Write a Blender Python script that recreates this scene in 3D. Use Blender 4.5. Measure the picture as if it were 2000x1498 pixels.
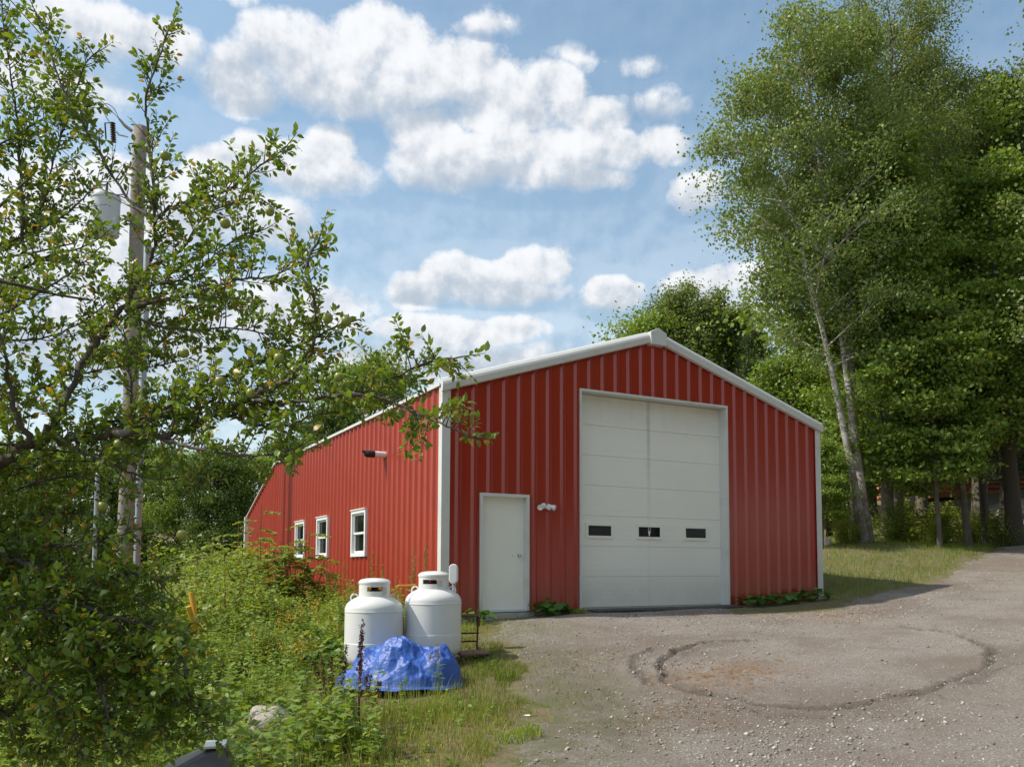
import bpy, bmesh, math, random
import numpy as np
from mathutils import Vector, Matrix
R = math.radians
ft = 0.3048
for o in list(bpy.data.objects): bpy.data.objects.remove(o)
sc = bpy.context.scene
COL = sc.collection

# ------------------------------------------------------------------ camera
FPX, YAW, PIT, CX, CY = 1707.7, 0.527, 0.0729, 1105.0, 986.9     # photograph pixels (2000 wide)
CAM = np.array([-5.797, -14.236, 0.749])
cd = bpy.data.cameras.new('camera'); cam = bpy.data.objects.new('camera', cd); COL.objects.link(cam)
cd.sensor_width = 36; cd.lens = 36*FPX/2000
cd.shift_x = (1000-CX)/2000; cd.shift_y = (CY-749)/2000
cd.clip_start = .05; cd.clip_end = 3000
cam.location = CAM; cam.rotation_euler = (math.pi/2+PIT, 0, -YAW)
sc.camera = cam

# ------------------------------------------------------------------ sun and sky
SUN_EL, SUN_AZ = R(49.5), R(-68)             # azimuth from +Y towards +X
sdir = Vector((math.sin(SUN_AZ)*math.cos(SUN_EL), math.cos(SUN_AZ)*math.cos(SUN_EL), math.sin(SUN_EL)))
sl = bpy.data.lights.new('sun', 'SUN'); sl.energy = 2.65; sl.angle = R(1.0); sl.color = (1, .93, .82)
so = bpy.data.objects.new('sun', sl); COL.objects.link(so); so.location = (-20, 0, 30)
so.rotation_euler = sdir.to_track_quat('Z', 'Y').to_euler()
sc.view_settings.view_transform = 'Standard'; sc.view_settings.look = 'None'
sc.view_settings.exposure = 0.79; sc.view_settings.gamma = 1
SKY_STRENGTH = 0.14
sc.cycles.max_bounces = 7; sc.cycles.diffuse_bounces = 3; sc.cycles.glossy_bounces = 3; sc.cycles.transmission_bounces = 4

_F = np.array([math.sin(YAW), math.cos(YAW), 0]); _R = np.array([math.cos(YAW), -math.sin(YAW), 0]); _U = np.array([0, 0, 1.])
_FW = _F*math.cos(PIT)+_U*math.sin(PIT); _UP = _U*math.cos(PIT)-_F*math.sin(PIT)
def ray(px, py): return _FW + _R*(px-CX)/FPX - _UP*(py-CY)/FPX
def at(px, py, z): return CAM + ray(px, py)*z
def project(P):
    d = np.asarray(P)-CAM; z = d@_FW
    return CX+FPX*(d@_R)/z, CY-FPX*(d@_UP)/z, z

def azel(px, py):
    d = ray(px, py); d = d/np.linalg.norm(d)
    az = math.atan2(d@_R, d@_F); return az, math.asin(d[2])

class NG:                                   # small node helper
    def __init__(s, tree): s.t = tree; s.n = tree.nodes; s.l = tree.links
    def node(s, typ, **kw):
        n = s.n.new(typ)
        for k, v in kw.items(): setattr(n, k, v)
        return n
    def put(s, sock, v):
        if hasattr(v, 'is_output'): s.l.new(v, sock)
        else: sock.default_value = v
    def math(s, op, a, b=0.0, c=0.0, clamp=False):
        n = s.node('ShaderNodeMath', operation=op, use_clamp=clamp)
        for i, v in enumerate((a, b, c)): s.put(n.inputs[i], v)
        return n.outputs[0]
    def vec(s, op, a, b=(0, 0, 0), c=(0, 0, 0)):
        n = s.node('ShaderNodeVectorMath', operation=op)
        s.put(n.inputs[0], a); s.put(n.inputs[1], b); s.put(n.inputs[2], c)
        return n.outputs['Value'] if op in ('LENGTH', 'DOT_PRODUCT') else n.outputs[0]
    def noise(s, v, scale, detail=4, rough=.55, dim='3D'):
        n = s.node('ShaderNodeTexNoise', noise_dimensions=dim)
        s.put(n.inputs['Vector'], v); n.inputs['Scale'].default_value = scale
        n.inputs['Detail'].default_value = detail; n.inputs['Roughness'].default_value = rough
        return n.outputs['Fac']
    def sstep(s, v, lo, hi, a=0.0, b=1.0):
        n = s.node('ShaderNodeMapRange', interpolation_type='SMOOTHSTEP')
        s.put(n.inputs[0], v)
        for i, x in enumerate((lo, hi, a, b)): n.inputs[i+1].default_value = x
        return n.outputs[0]
    def mix(s, f, a, b, mode='MIX'):
        n = s.node('ShaderNodeMix', data_type='RGBA', blend_type=mode)
        s.put(n.inputs[0], f); s.put(n.inputs[6], a if hasattr(a, 'is_output') else (*a, 1)[:4]); s.put(n.inputs[7], b if hasattr(b, 'is_output') else (*b, 1)[:4])
        return n.outputs[2]
    def ramp(s, f, stops):
        n = s.node('ShaderNodeValToRGB'); e = n.color_ramp.elements
        while len(e) < len(stops): e.new(.5)
        for k, (p, c) in enumerate(stops): e[k].position = p; e[k].color = (*c, 1)
        s.put(n.inputs[0], f); return n.outputs[0]

BLOBS = [  # clouds: photograph pixel centre, radii, weight
 (470,160,95,75,1),(600,115,140,85,1),(745,85,120,85,1),(680,165,240,70,1),(880,135,130,75,1),(965,175,110,65,.9),
 (1085,175,80,55,1),(1130,225,120,50,1),(1000,225,160,50,.9),
 (830,250,85,60,1),(900,310,165,70,1),(1050,310,215,70,1.05),(1180,295,140,55,1),(1290,285,65,50,.9),(1140,355,110,28,.8),
 (600,325,150,65,1),(640,290,70,50,1),(510,300,85,55,1),(420,335,90,55,.9),(340,400,220,110,.9),(480,430,150,70,.8),
 (815,565,75,50,1.05),(900,535,100,48,1.05),(1040,518,95,50,1.1),(970,560,180,45,.95),
 (850,650,160,46,1.05),(970,650,110,40,1.0),(800,710,280,60,.8),(1000,715,330,50,.75),
 (1195,572,75,40,.95),(1365,370,70,45,.9),(1400,550,130,45,.8),(1420,610,160,45,.7),
 (190,55,170,65,.75),(310,85,100,55,.75),(90,150,170,70,.7),(100,450,220,170,.9),(230,650,300,140,.9),(560,610,200,90,.75),
 (945,52,60,26,.30),(1255,125,40,18,.24),(1290,200,70,32,.26),(430,5,60,18,.22),(1135,115,50,22,.24)]
w = bpy.data.worlds.new('World'); sc.world = w; w.use_nodes = True
g = NG(w.node_tree); g.n.clear()
grp = bpy.data.node_groups.new('cloud_field', 'ShaderNodeTree')
grp.interface.new_socket('Q', in_out='INPUT', socket_type='NodeSocketVector')
grp.interface.new_socket('S', in_out='OUTPUT', socket_type='NodeSocketFloat'); grp.interface.new_socket('A', in_out='OUTPUT', socket_type='NodeSocketFloat')
h = NG(grp); gi = h.node('NodeGroupInput'); go = h.node('NodeGroupOutput'); q = gi.outputs[0]
warp = h.node('ShaderNodeTexNoise'); h.put(warp.inputs['Vector'], q); warp.inputs['Scale'].default_value = 9; warp.inputs['Detail'].default_value = 2
qw = h.vec('MULTIPLY_ADD', h.vec('SUBTRACT', warp.outputs['Color'], (.5, .5, .5)), (.045, .03, 0), q)
acc = None
for (x, y, rx, ry, wt) in BLOBS:
    a, e = azel(x, y); a1, _ = azel(x+rx, y); _, e1 = azel(x, y-ry)
    ka, ke = 1/abs(a1-a), 1/abs(e1-e)
    d = h.vec('LENGTH', h.vec('MULTIPLY_ADD', qw, (ka, ke, 0), (-a*ka, -e*ke, 0)))
    v = h.math('MULTIPLY_ADD', d, -wt, wt)
    if acc is None: acc = v
    else:
        acc = h.math('MAXIMUM', acc, v)
# the same kind of cloud goes on over the rest of the sky
gen = h.noise(h.vec('MULTIPLY', q, (1, 1.9, 1)), 3.1, 2, .5)
gen = h.math('MULTIPLY_ADD', gen, 5.0, -2.55)
sep = h.node('ShaderNodeSeparateXYZ'); h.put(sep.inputs[0], q)
aL, _ = azel(0, 700); aR, _ = azel(2000, 700); _, eT = azel(1000, 0)
outside = h.math('MAXIMUM', h.math('MAXIMUM', h.math('SUBTRACT', sep.outputs[0], aR+.05), h.math('SUBTRACT', aL-.05, sep.outputs[0])), h.math('SUBTRACT', sep.outputs[1], eT+.03))
gen = h.math('ADD', gen, h.sstep(outside, 0, .12, -4, 0))
n = h.node('ShaderNodeMath', operation='MAXIMUM'); h.put(n.inputs[0], acc); h.put(n.inputs[1], gen); acc = n.outputs[0]
fb = h.noise(q, 17, 6, .58)
fb2 = h.noise(h.vec('MULTIPLY', q, (1, 1.4, 1)), 60, 5, .65)
S = h.math('ADD', acc, h.math('ADD', h.math('MULTIPLY_ADD', fb, 1.15, -.56), h.math('MULTIPLY_ADD', fb2, .26, -.13)))
h.put(go.inputs[0], S); h.put(go.inputs[1], fb)

tc = g.node('ShaderNodeTexCoord'); D = tc.outputs['Generated']
Dn = g.vec('NORMALIZE', D)
xr = g.vec('DOT_PRODUCT', Dn, tuple(_R)); yf = g.vec('DOT_PRODUCT', Dn, tuple(_F))
sp = g.node('ShaderNodeSeparateXYZ'); g.put(sp.inputs[0], Dn)
az = g.math('ARCTAN2', xr, yf); el = g.math('ARCSINE', sp.outputs[2])
cq = g.node('ShaderNodeCombineXYZ'); g.put(cq.inputs[0], az); g.put(cq.inputs[1], el); Q = cq.outputs[0]
gn = g.node('ShaderNodeGroup'); gn.node_tree = grp; g.put(gn.inputs[0], Q); S0, fbm = gn.outputs[0], gn.outputs[1]
BANKS = [(690,140,340,125),(1095,205,150,85),(1030,310,300,90),(570,325,210,75),(400,400,240,110),(950,545,200,65),(900,665,260,60),(1200,575,90,50),(1400,560,160,80),(230,70,260,90),(1365,370,90,60),(200,560,330,220),(945,52,60,30),(1290,200,70,40)]
num = den = None
for (x, y, rx, ry) in BANKS:
    a, e = azel(x, y); a1, _ = azel(x+rx, y); _, e1 = azel(x, y-ry); ka, ke = 1/abs(a1-a), 1/abs(e1-e)
    v = g.vec('MULTIPLY_ADD', Q, (ka, ke, 0), (-a*ka, -e*ke, 0)); wv = g.math('POWER', g.math('MAXIMUM', g.math('SUBTRACT', 1.35, g.vec('LENGTH', v)), .001), 4.0)
    ty = g.node('ShaderNodeSeparateXYZ'); g.put(ty.inputs[0], v); tw = g.math('MULTIPLY', ty.outputs[1], wv)
    num = tw if num is None else g.math('ADD', num, tw); den = wv if den is None else g.math('ADD', den, wv)
hgt = g.math('DIVIDE', num, g.math('ADD', den, .002))
rel1 = g.noise(g.vec('ADD', Q, (-.008, .012, 0)), 17, 6, .58)
relief = g.math('SUBTRACT', fbm, rel1)
crisp = g.sstep(S0, -.08, .30); soft = g.sstep(S0, -.26, .50); tk = g.sstep(hgt, -.35, .45)
mxn = g.node('ShaderNodeMix', data_type='FLOAT'); g.put(mxn.inputs[0], tk); g.put(mxn.inputs[2], soft); g.put(mxn.inputs[3], crisp)
cov = g.math('MAXIMUM', g.math('MULTIPLY', mxn.outputs[0], g.sstep(el, -.02, .06, .6, .96)), g.sstep(el, .0, .58, .64, .10))
shade = g.sstep(g.math('ADD', g.math('MULTIPLY_ADD', hgt, -.62, .30), g.math('MULTIPLY', relief, -2.6)), -.25, .95)
cc = g.ramp(shade, [(0, (.80, .81, .825)), (.35, (.68, .70, .73)), (.7, (.53, .575, .635)), (1, (.42, .48, .555))])
sky = g.node('ShaderNodeTexSky', sky_type='NISHITA'); sky.sun_disc = False
sky.sun_elevation = SUN_EL; sky.sun_rotation = SUN_AZ; sky.air_density = 1.0; sky.dust_density = 1.6; sky.ozone_density = 1.5
b1 = g.node('ShaderNodeBackground'); g.put(b1.inputs[0], g.mix(1.0, sky.outputs[0], (.74, .85, .78), 'MULTIPLY')); b1.inputs[1].default_value = SKY_STRENGTH
b2 = g.node('ShaderNodeBackground'); g.put(b2.inputs[0], cc); b2.inputs[1].default_value = .71
ms = g.node('ShaderNodeMixShader'); g.put(ms.inputs[0], cov); g.l.new(b1.outputs[0], ms.inputs[1]); g.l.new(b2.outputs[0], ms.inputs[2])
w.cycles.sampling_method = 'MANUAL'; w.cycles.sample_map_resolution = 512
wo = g.node('ShaderNodeOutputWorld'); g.l.new(ms.outputs[0], wo.inputs[0])

# ------------------------------------------------------------------ materials
def lin(c):
    c = np.array(c)/255.; return tuple(np.where(c <= .04045, c/12.92, ((c+.055)/1.055)**2.4))
MATS = {}
def newmat(name):
    m = bpy.data.materials.new(name); m.use_nodes = True; MATS[name] = m
    k = NG(m.node_tree); b = k.n['Principled BSDF']; return m, k, b
def surf(name, col, rough=.5, var=.12, scale=4, bump=0, bscale=60, metal=0, spec=.5, dirt=None, dscale=1.5, coat=0):
    m, k, b = newmat(name)
    co = k.node('ShaderNodeTexCoord').outputs['Object']
    f = k.noise(co, scale, 5, .6)
    c = k.mix(f, tuple(x*(1-var) for x in col), tuple(min(1, x*(1+var)) for x in col))
    if dirt:
        d = k.noise(co, dscale, 7, .65); c = k.mix(k.sstep(d, .48, .75, 0, .8), c, dirt)
    k.put(b.inputs['Base Color'], c); b.inputs['Roughness'].default_value = rough; b.inputs['Metallic'].default_value = metal
    b.inputs['Specular IOR Level'].default_value = spec
    k.put(b.inputs['Roughness'], k.math('MULTIPLY_ADD', f, .25, rough-.12))
    if bump:
        bp = k.node('ShaderNodeBump'); bp.inputs['Strength'].default_value = bump; bp.inputs['Distance'].default_value = .01
        k.put(bp.inputs['Height'], k.noise(co, bscale, 5, .6)); k.l.new(bp.outputs[0], b.inputs['Normal'])
    return m
def leafmat(name, cols, trans=.40, rough=.55, spec=.3, vary=True):
    rough -= .04; spec += .05
    m, k, b = newmat(name)
    rnd = k.node('ShaderNodeNewGeometry').outputs['Random Per Island']
    oi = k.node('ShaderNodeObjectInfo').outputs['Random']
    f = k.math('FRACT', k.math('ADD', rnd, k.math('MULTIPLY', oi, 1.0))) if vary else rnd
    cols = [tuple(min(.5, v_*q_) for v_, q_ in zip(c_, (1.62, 1.5, 1.35))) for c_ in cols]; n = len(cols); c = k.ramp(f, [(i/(n-1)*.98+.01 if n > 1 else 0, q) for i, q in enumerate(cols)])
    big = k.noise(k.node('ShaderNodeNewGeometry').outputs['Position'], .45, 2)
    c = k.mix(1.0, c, k.ramp(big, [(.3, (.80, .82, .78)), (.7, (1.22, 1.18, 1.05))]), 'MULTIPLY')
    k.put(b.inputs['Base Color'], c); b.inputs['Roughness'].default_value = rough; b.inputs['Specular IOR Level'].default_value = spec
    tr = k.node('ShaderNodeBsdfTranslucent'); k.put(tr.inputs[0], k.mix(1.0, c, (1.5, 1.35, .6), 'MULTIPLY'))
    mx = k.node('ShaderNodeMixShader'); mx.inputs[0].default_value = trans
    k.l.new(b.outputs[0], mx.inputs[1]); k.l.new(tr.outputs[0], mx.inputs[2])
    k.l.new(mx.outputs[0], k.n['Material Output'].inputs[0]); return m

RED = (.335, .0205, .0075)
def redmetal(name, col, rough=.38, coat=.9):
    m, k, b = newmat(name)
    co = k.node('ShaderNodeTexCoord').outputs['Object']
    st = k.noise(k.vec('MULTIPLY', co, (14, 14, .5)), 1, 4, .6)           # vertical weathering streaks
    big = k.noise(co, .7, 4, .6)
    c = k.mix(st, tuple(x*.86 for x in col), tuple(x*1.12 for x in col))
    c = k.mix(k.sstep(big, .4, .75, 0, .2), c, (col[0]*1.02, col[1]*1.5, col[2]*1.7))
    sx = k.node('ShaderNodeSeparateXYZ'); k.put(sx.inputs[0], co)
    spl = k.math('MULTIPLY', k.sstep(sx.outputs[2], .1, .75, .55, 0), k.noise(co, 6, 5, .65))   # splashed soil at the foot of the sheets
    c = k.mix(spl, c, (.17, .055, .03))
    k.put(b.inputs['Base Color'], c); k.put(b.inputs['Roughness'], k.math('MULTIPLY_ADD', big, .3, rough-.15))
    bp = k.node('ShaderNodeBump'); bp.inputs['Strength'].default_value = .12; bp.inputs['Distance'].default_value = .02
    k.put(bp.inputs['Height'], k.noise(k.vec('MULTIPLY', co, (2.5, 2.5, 1.1)), 1, 2)); k.l.new(bp.outputs[0], b.inputs['Normal']); b.inputs['Specular IOR Level'].default_value = .15; b.inputs['Coat Weight'].default_value = coat; b.inputs['Coat Roughness'].default_value = .2; b.inputs['Coat IOR'].default_value = 1.6
    return m
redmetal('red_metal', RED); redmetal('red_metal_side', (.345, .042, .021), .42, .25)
surf('white_trim', (.62, .62, .60), .45, .06, 3, .05, 20, dirt=(.50, .49, .44), dscale=2.2)
surf('roof_metal', (.55, .56, .56), .4, .08, 3)
surf('door_white', (.82, .815, .74), .5, .05, 1.2, .05, 8, dirt=(.75, .74, .66), dscale=.8)
surf('frame_white', (.78, .79, .78), .4, .05, 6)
surf('concrete', (.42, .40, .37), .9, .25, 7, .6, 40, dirt=(.13, .12, .09), dscale=9)
surf('mat_black', (.055, .05, .048), .85, .3, 9, .4, 50, dirt=(.14, .12, .10), dscale=4)
surf('black_plastic', (.012, .011, .011), .4, .1)
surf('tank_white', (.72, .72, .70), .35, .04, 3, .03, 6, dirt=(.70, .69, .65), dscale=2.0)
surf('hose_yellow', (.62, .33, .04), .5, .1)
surf('sticker', (.55, .53, .48), .6, .3, 40)
surf('brass', (.35, .24, .09), .4, .2, metal=.8)
surf('steel', (.42, .43, .44), .42, .1, 5, metal=.55)
surf('chrome', (.6, .6, .6), .25, .05, metal=.9)
surf('rust', (.12, .055, .032), .85, .35, 14, .5, 60, dirt=(.05, .03, .022), dscale=8)
surf('rust_board', (.22, .12, .085), .8, .25, 12, .4, 40, dirt=(.10, .06, .045), dscale=6)
surf('interior', (.03, .03, .028), .9, .1)
surf('pole_wood', (.27, .235, .205), .9, .25, 6, .6, 50, dirt=(.16, .105, .07), dscale=1.2)
surf('galv', (.36, .40, .43), .45, .12, 6, metal=.35)
surf('transformer', (.50, .53, .55), .4, .06, 5)
surf('wire', (.03, .03, .032), .6, .1)
surf('porcelain', (.10, .045, .03), .3, .1)
surf('yellow_guard', (.62, .33, .02), .55, .12)
surf('bark', (.13, .105, .085), .9, .35, 9, .8, 25, dirt=(.24, .23, .20), dscale=3.5)
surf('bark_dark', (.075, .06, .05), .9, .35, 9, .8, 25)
surf('apple_bark', (.10, .080, .066), .9, .35, 22, .8, 90, dirt=(.30, .29, .25), dscale=9)
surf('log_wall', (.36, .13, .05), .7, .2, 5)
surf('shingle', (.23, .21, .20), .9, .2, 8)
surf('pale_rock', (.40, .36, .32), .9, .25, 9, .9, 25, dirt=(.22, .20, .15), dscale=5)
surf('pink_rock', (.46, .36, .32), .9, .2, 12, .7, 25)
surf('apple_skin', (.26, .30, .06), .35, .25, 12, dirt=(.30, .13, .05), dscale=12)
surf('dock_seed', (.085, .026, .018), .8, .35, 30)
surf('goldenrod', (.55, .36, .03), .8, .2, 30)
surf('petal', (.78, .76, .72), .7, .05)
surf('dark_metal', (.035, .032, .034), .38, .25, 6, .1, 30)
surf('bright_metal', (.62, .62, .62), .3, .1, metal=.5)
def glassmat():
    m, k, b = newmat('window_glass')
    b.inputs['Base Color'].default_value = (.008, .010, .009, 1); b.inputs['Roughness'].default_value = .06
    b.inputs['Specular IOR Level'].default_value = .2
    co = k.node('ShaderNodeTexCoord').outputs['Object']
    bp = k.node('ShaderNodeBump'); bp.inputs['Strength'].default_value = .04; bp.inputs['Distance'].default_value = .02
    k.put(bp.inputs['Height'], k.noise(co, 3, 2)); k.l.new(bp.outputs[0], b.inputs['Normal'])
glassmat()
def curtain():
    surf('curtain', (.62, .60, .55), .9, .1, 20)
curtain()
def birchbark():
    m, k, b = newmat('birch_bark')
    co = k.node('ShaderNodeTexCoord').outputs['Object']
    f = k.noise(k.vec('MULTIPLY', co, (3, 3, 14)), 1, 5, .65); f2 = k.noise(co, 2.2, 5, .6)
    c = k.mix(k.sstep(f, .52, .62), (.54, .50, .45), (.10, .085, .075))
    c = k.mix(k.sstep(f2, .5, .68, 0, .85), c, (.20, .165, .14))
    sz = k.node('ShaderNodeSeparateXYZ'); k.put(sz.inputs[0], co); c = k.mix(k.math('MULTIPLY', k.sstep(sz.outputs[2], .3, 6.5, .95, .0), k.sstep(f2, .3, .55, .45, 1)), c, (.13, .105, .09))
    k.put(b.inputs['Base Color'], c); b.inputs['Roughness'].default_value = .8
birchbark()
def tarpmat():
    m, k, b = newmat('blue_tarp')
    co = k.node('ShaderNodeTexCoord').outputs['Object']
    f = k.noise(co, 7, 5, .6)
    c = k.mix(f, (.016, .066, .33), (.042, .135, .48))
    c = k.mix(k.sstep(k.noise(co, 5, 6, .65), .56, .72, 0, .16), c, (.30, .36, .50))   # dusty, crazed film
    k.put(b.inputs['Base Color'], c); b.inputs['Roughness'].default_value = .46
    bp = k.node('ShaderNodeBump'); bp.inputs['Strength'].default_value = .35; bp.inputs['Distance'].default_value = .02
    v = k.node('ShaderNodeTexVoronoi', feature='DISTANCE_TO_EDGE'); k.put(v.inputs['Vector'], co); v.inputs['Scale'].default_value = 9
    k.put(bp.inputs['Height'], k.math('ADD', k.math('MULTIPLY', k.sstep(v.outputs['Distance'], 0, .25), .4), k.noise(co, 22, 6, .6))); k.l.new(bp.outputs[0], b.inputs['Normal'])
tarpmat()
def doorstain():
    m, k, b = newmat('overhead_door')
    co = k.node('ShaderNodeTexCoord').outputs['Object']; sx = k.node('ShaderNodeSeparateXYZ'); k.put(sx.inputs[0], co)
    n = k.noise(co, 1.1, 6, .6)
    c = k.mix(n, (.78, .775, .71), (.87, .865, .80))
    d = k.math('ABSOLUTE', k.math('SUBTRACT', sx.outputs[0], 15.0*ft-.02))
    st = k.math('MULTIPLY', k.sstep(k.math('ADD', d, k.math('MULTIPLY', k.noise(k.vec('MULTIPLY', co, (1, 1, 2)), 5, 5), .06)), .03, .10, 1, 0), k.sstep(sx.outputs[2], 1.6, 4.2, .10, .75))
    c = k.mix(k.math('MULTIPLY', st, .8), c, (.36, .36, .33))
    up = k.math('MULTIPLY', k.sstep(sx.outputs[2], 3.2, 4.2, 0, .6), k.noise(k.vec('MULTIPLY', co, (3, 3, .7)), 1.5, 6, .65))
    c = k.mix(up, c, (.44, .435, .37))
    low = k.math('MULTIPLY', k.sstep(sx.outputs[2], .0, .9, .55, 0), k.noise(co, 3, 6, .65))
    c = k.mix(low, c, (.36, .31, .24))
    k.put(b.inputs['Base Color'], c); b.inputs['Roughness'].default_value = .55
    bp = k.node('ShaderNodeBump'); bp.inputs['Strength'].default_value = .15; bp.inputs['Distance'].default_value = .004
    k.put(bp.inputs['Height'], k.noise(co, 120, 3)); k.l.new(bp.outputs[0], b.inputs['Normal'])
doorstain()
def groundmat():
    m, k, b = newmat('soil_grass')
    p = k.node('ShaderNodeNewGeometry').outputs['Position']
    f = k.noise(p, 1.3, 7, .65); f2 = k.noise(p, 9, 6, .65)
    c = k.ramp(f2, [(.3, (0.063, 0.077, 0.0224)), (.5, (0.105, 0.14, 0.035)), (.7, (0.168, 0.182, 0.063))])
    c = k.mix(k.sstep(f, .5, .72, 0, .6), c, (0.196, 0.147, 0.091))
    c = k.mix(k.sstep(k.noise(p, 4.2, 7, .7), .36, .56, .15, .9), c, (.21, .165, .105)); k.put(b.inputs['Base Color'], c); b.inputs['Roughness'].default_value = .95; b.inputs['Specular IOR Level'].default_value = .1
    bp = k.node('ShaderNodeBump'); bp.inputs['Strength'].default_value = .8; bp.inputs['Distance'].default_value = .06
    k.put(bp.inputs['Height'], k.noise(p, 14, 6, .7)); k.l.new(bp.outputs[0], b.inputs['Normal'])
groundmat()
def gravelmat():
    m, k, b = newmat('gravel')
    p = k.node('ShaderNodeNewGeometry').outputs['Position']
    at_ = k.node('ShaderNodeAttribute'); at_.attribute_name = 'wear'; sw = k.node('ShaderNodeSeparateColor'); k.l.new(at_.outputs['Color'], sw.inputs[0])
    big = k.noise(p, .42, 5, .6); mid = k.noise(p, 2.3, 6, .65); fine = k.noise(p, 38, 5, .75)
    c = k.ramp(fine, [(.28, (0.2, 0.171, 0.149)), (.47, (0.362, 0.317, 0.28)), (.60, (0.477, 0.428, 0.387)), (.78, (0.708, 0.666, 0.618))])
    c = k.mix(k.sstep(mid, .42, .7, 0, .5), c, (0.308, 0.246, 0.198))
    c = k.mix(k.sstep(big, .38, .60, .75, 0), c, (0.254, 0.199, 0.162))
    v = k.node('ShaderNodeTexVoronoi', feature='F1'); k.put(v.inputs['Vector'], p); v.inputs['Scale'].default_value = 26; v.inputs['Randomness'].default_value = 1
    vs = k.node('ShaderNodeSeparateColor'); k.l.new(v.outputs['Color'], vs.inputs[0])
    pick = k.math('MULTIPLY', k.math('GREATER_THAN', vs.outputs[0], .62), k.sstep(v.outputs['Distance'], .22, .34, .9, 0))
    pick = k.math('MULTIPLY', pick, k.sstep(big, .35, .6, .35, 1))
    c = k.mix(pick, c, k.ramp(vs.outputs[1], [(0, (0.308, 0.285, 0.272)), (.5, (0.616, 0.587, 0.552)), (1, (0.893, 0.872, 0.84))]))
    c = k.mix(k.math('MULTIPLY', sw.outputs[0], k.sstep(mid, .3, .6, .55, .95)), c, (.11, .088, .07))        # churned damp soil of the tyre ruts
    c = k.mix(k.math('MULTIPLY', sw.outputs[1], k.sstep(k.noise(p, 6, 6, .7), .42, .6, 0, .75)), c, (0.416, 0.238, 0.14))   # rusty straw and needles
    c = k.mix(k.math('MULTIPLY', sw.outputs[2], k.sstep(k.noise(p, 3.2, 6, .7), .36, .58, .1, .9)), c, (0.177, 0.182, 0.0824))  # thin moss and grass
    k.put(b.inputs['Base Color'], c); b.inputs['Roughness'].default_value = .92; b.inputs['Specular IOR Level'].default_value = .15
    bp = k.node('ShaderNodeBump'); bp.inputs['Strength'].default_value = 1.0; bp.inputs['Distance'].default_value = .032
    hh = k.math('ADD', k.math('MULTIPLY', fine, .9), k.math('ADD', k.math('MULTIPLY', pick, .5), k.noise(p, 110, 3, .7)))
    k.put(bp.inputs['Height'], hh); k.l.new(bp.outputs[0], b.inputs['Normal'])
gravelmat()
leafmat('apple_leaf', [(0.0963, 0.155, 0.0253), (0.0756, 0.134, 0.0228), (0.124, 0.195, 0.0342), (0.0894, 0.148, 0.0253), (0.11, 0.182, 0.0329), (0.0756, 0.134, 0.0228), (0.103, 0.174, 0.0278), (0.131, 0.201, 0.0379), (0.0825, 0.155, 0.0253), (0.117, 0.195, 0.0354), (0.0963, 0.161, 0.0304), (0.302, 0.188, 0.0379)], .36, .42, .4, vary=True)
leafmat('birch_leaf', [(0.074, 0.122, 0.0348), (0.107, 0.165, 0.0487), (0.133, 0.196, 0.0661), (0.0889, 0.144, 0.0417), (0.171, 0.212, 0.087)], .32, .5, .35)
leafmat('maple_leaf', [(0.0742, 0.133, 0.0264), (0.112, 0.187, 0.0378), (0.145, 0.229, 0.0491), (0.0907, 0.167, 0.034), (0.207, 0.258, 0.0661)], .36, .5, .35)
leafmat('aspen_leaf', [(0.0745, 0.117, 0.0421), (0.0992, 0.147, 0.0541), (0.125, 0.17, 0.0745), (0.0848, 0.132, 0.0481), (0.149, 0.182, 0.096)], .34, .5, .4)
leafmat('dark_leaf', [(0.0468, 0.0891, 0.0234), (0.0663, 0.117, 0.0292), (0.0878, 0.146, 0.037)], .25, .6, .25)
leafmat('needle', [(0.026, 0.0468, 0.0182), (0.039, 0.065, 0.0234), (0.0546, 0.0806, 0.0286)], .12, .6, .25)
leafmat('weed_leaf', [(0.0891, 0.164, 0.0318), (0.119, 0.204, 0.0434), (0.154, 0.224, 0.0578), (0.101, 0.177, 0.0376), (0.195, 0.23, 0.0795)], .38, .55, .3)
leafmat('shrub_leaf', [(0.09, 0.163, 0.0278), (0.121, 0.2, 0.038), (0.158, 0.224, 0.0531), (0.212, 0.242, 0.0633)], .40, .5, .3)
leafmat('grass_blade', [(0.0828, 0.141, 0.0277), (0.116, 0.177, 0.0403), (0.155, 0.202, 0.0567), (0.21, 0.208, 0.0945)], .35, .6, .25)
leafmat('lawn_blade', [(0.0823, 0.146, 0.0242), (0.112, 0.181, 0.033), (0.145, 0.205, 0.0462), (0.203, 0.222, 0.077)], .35, .6, .25)
leafmat('dry_stalk', [(.20, .13, .06), (.28, .20, .10), (.15, .10, .05), (.13, .14, .045)], .25, .7, .2)
leafmat('burdock_leaf', [(.030, .085, .014), (.042, .11, .018), (.055, .13, .022)], .3, .45, .4)

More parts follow.
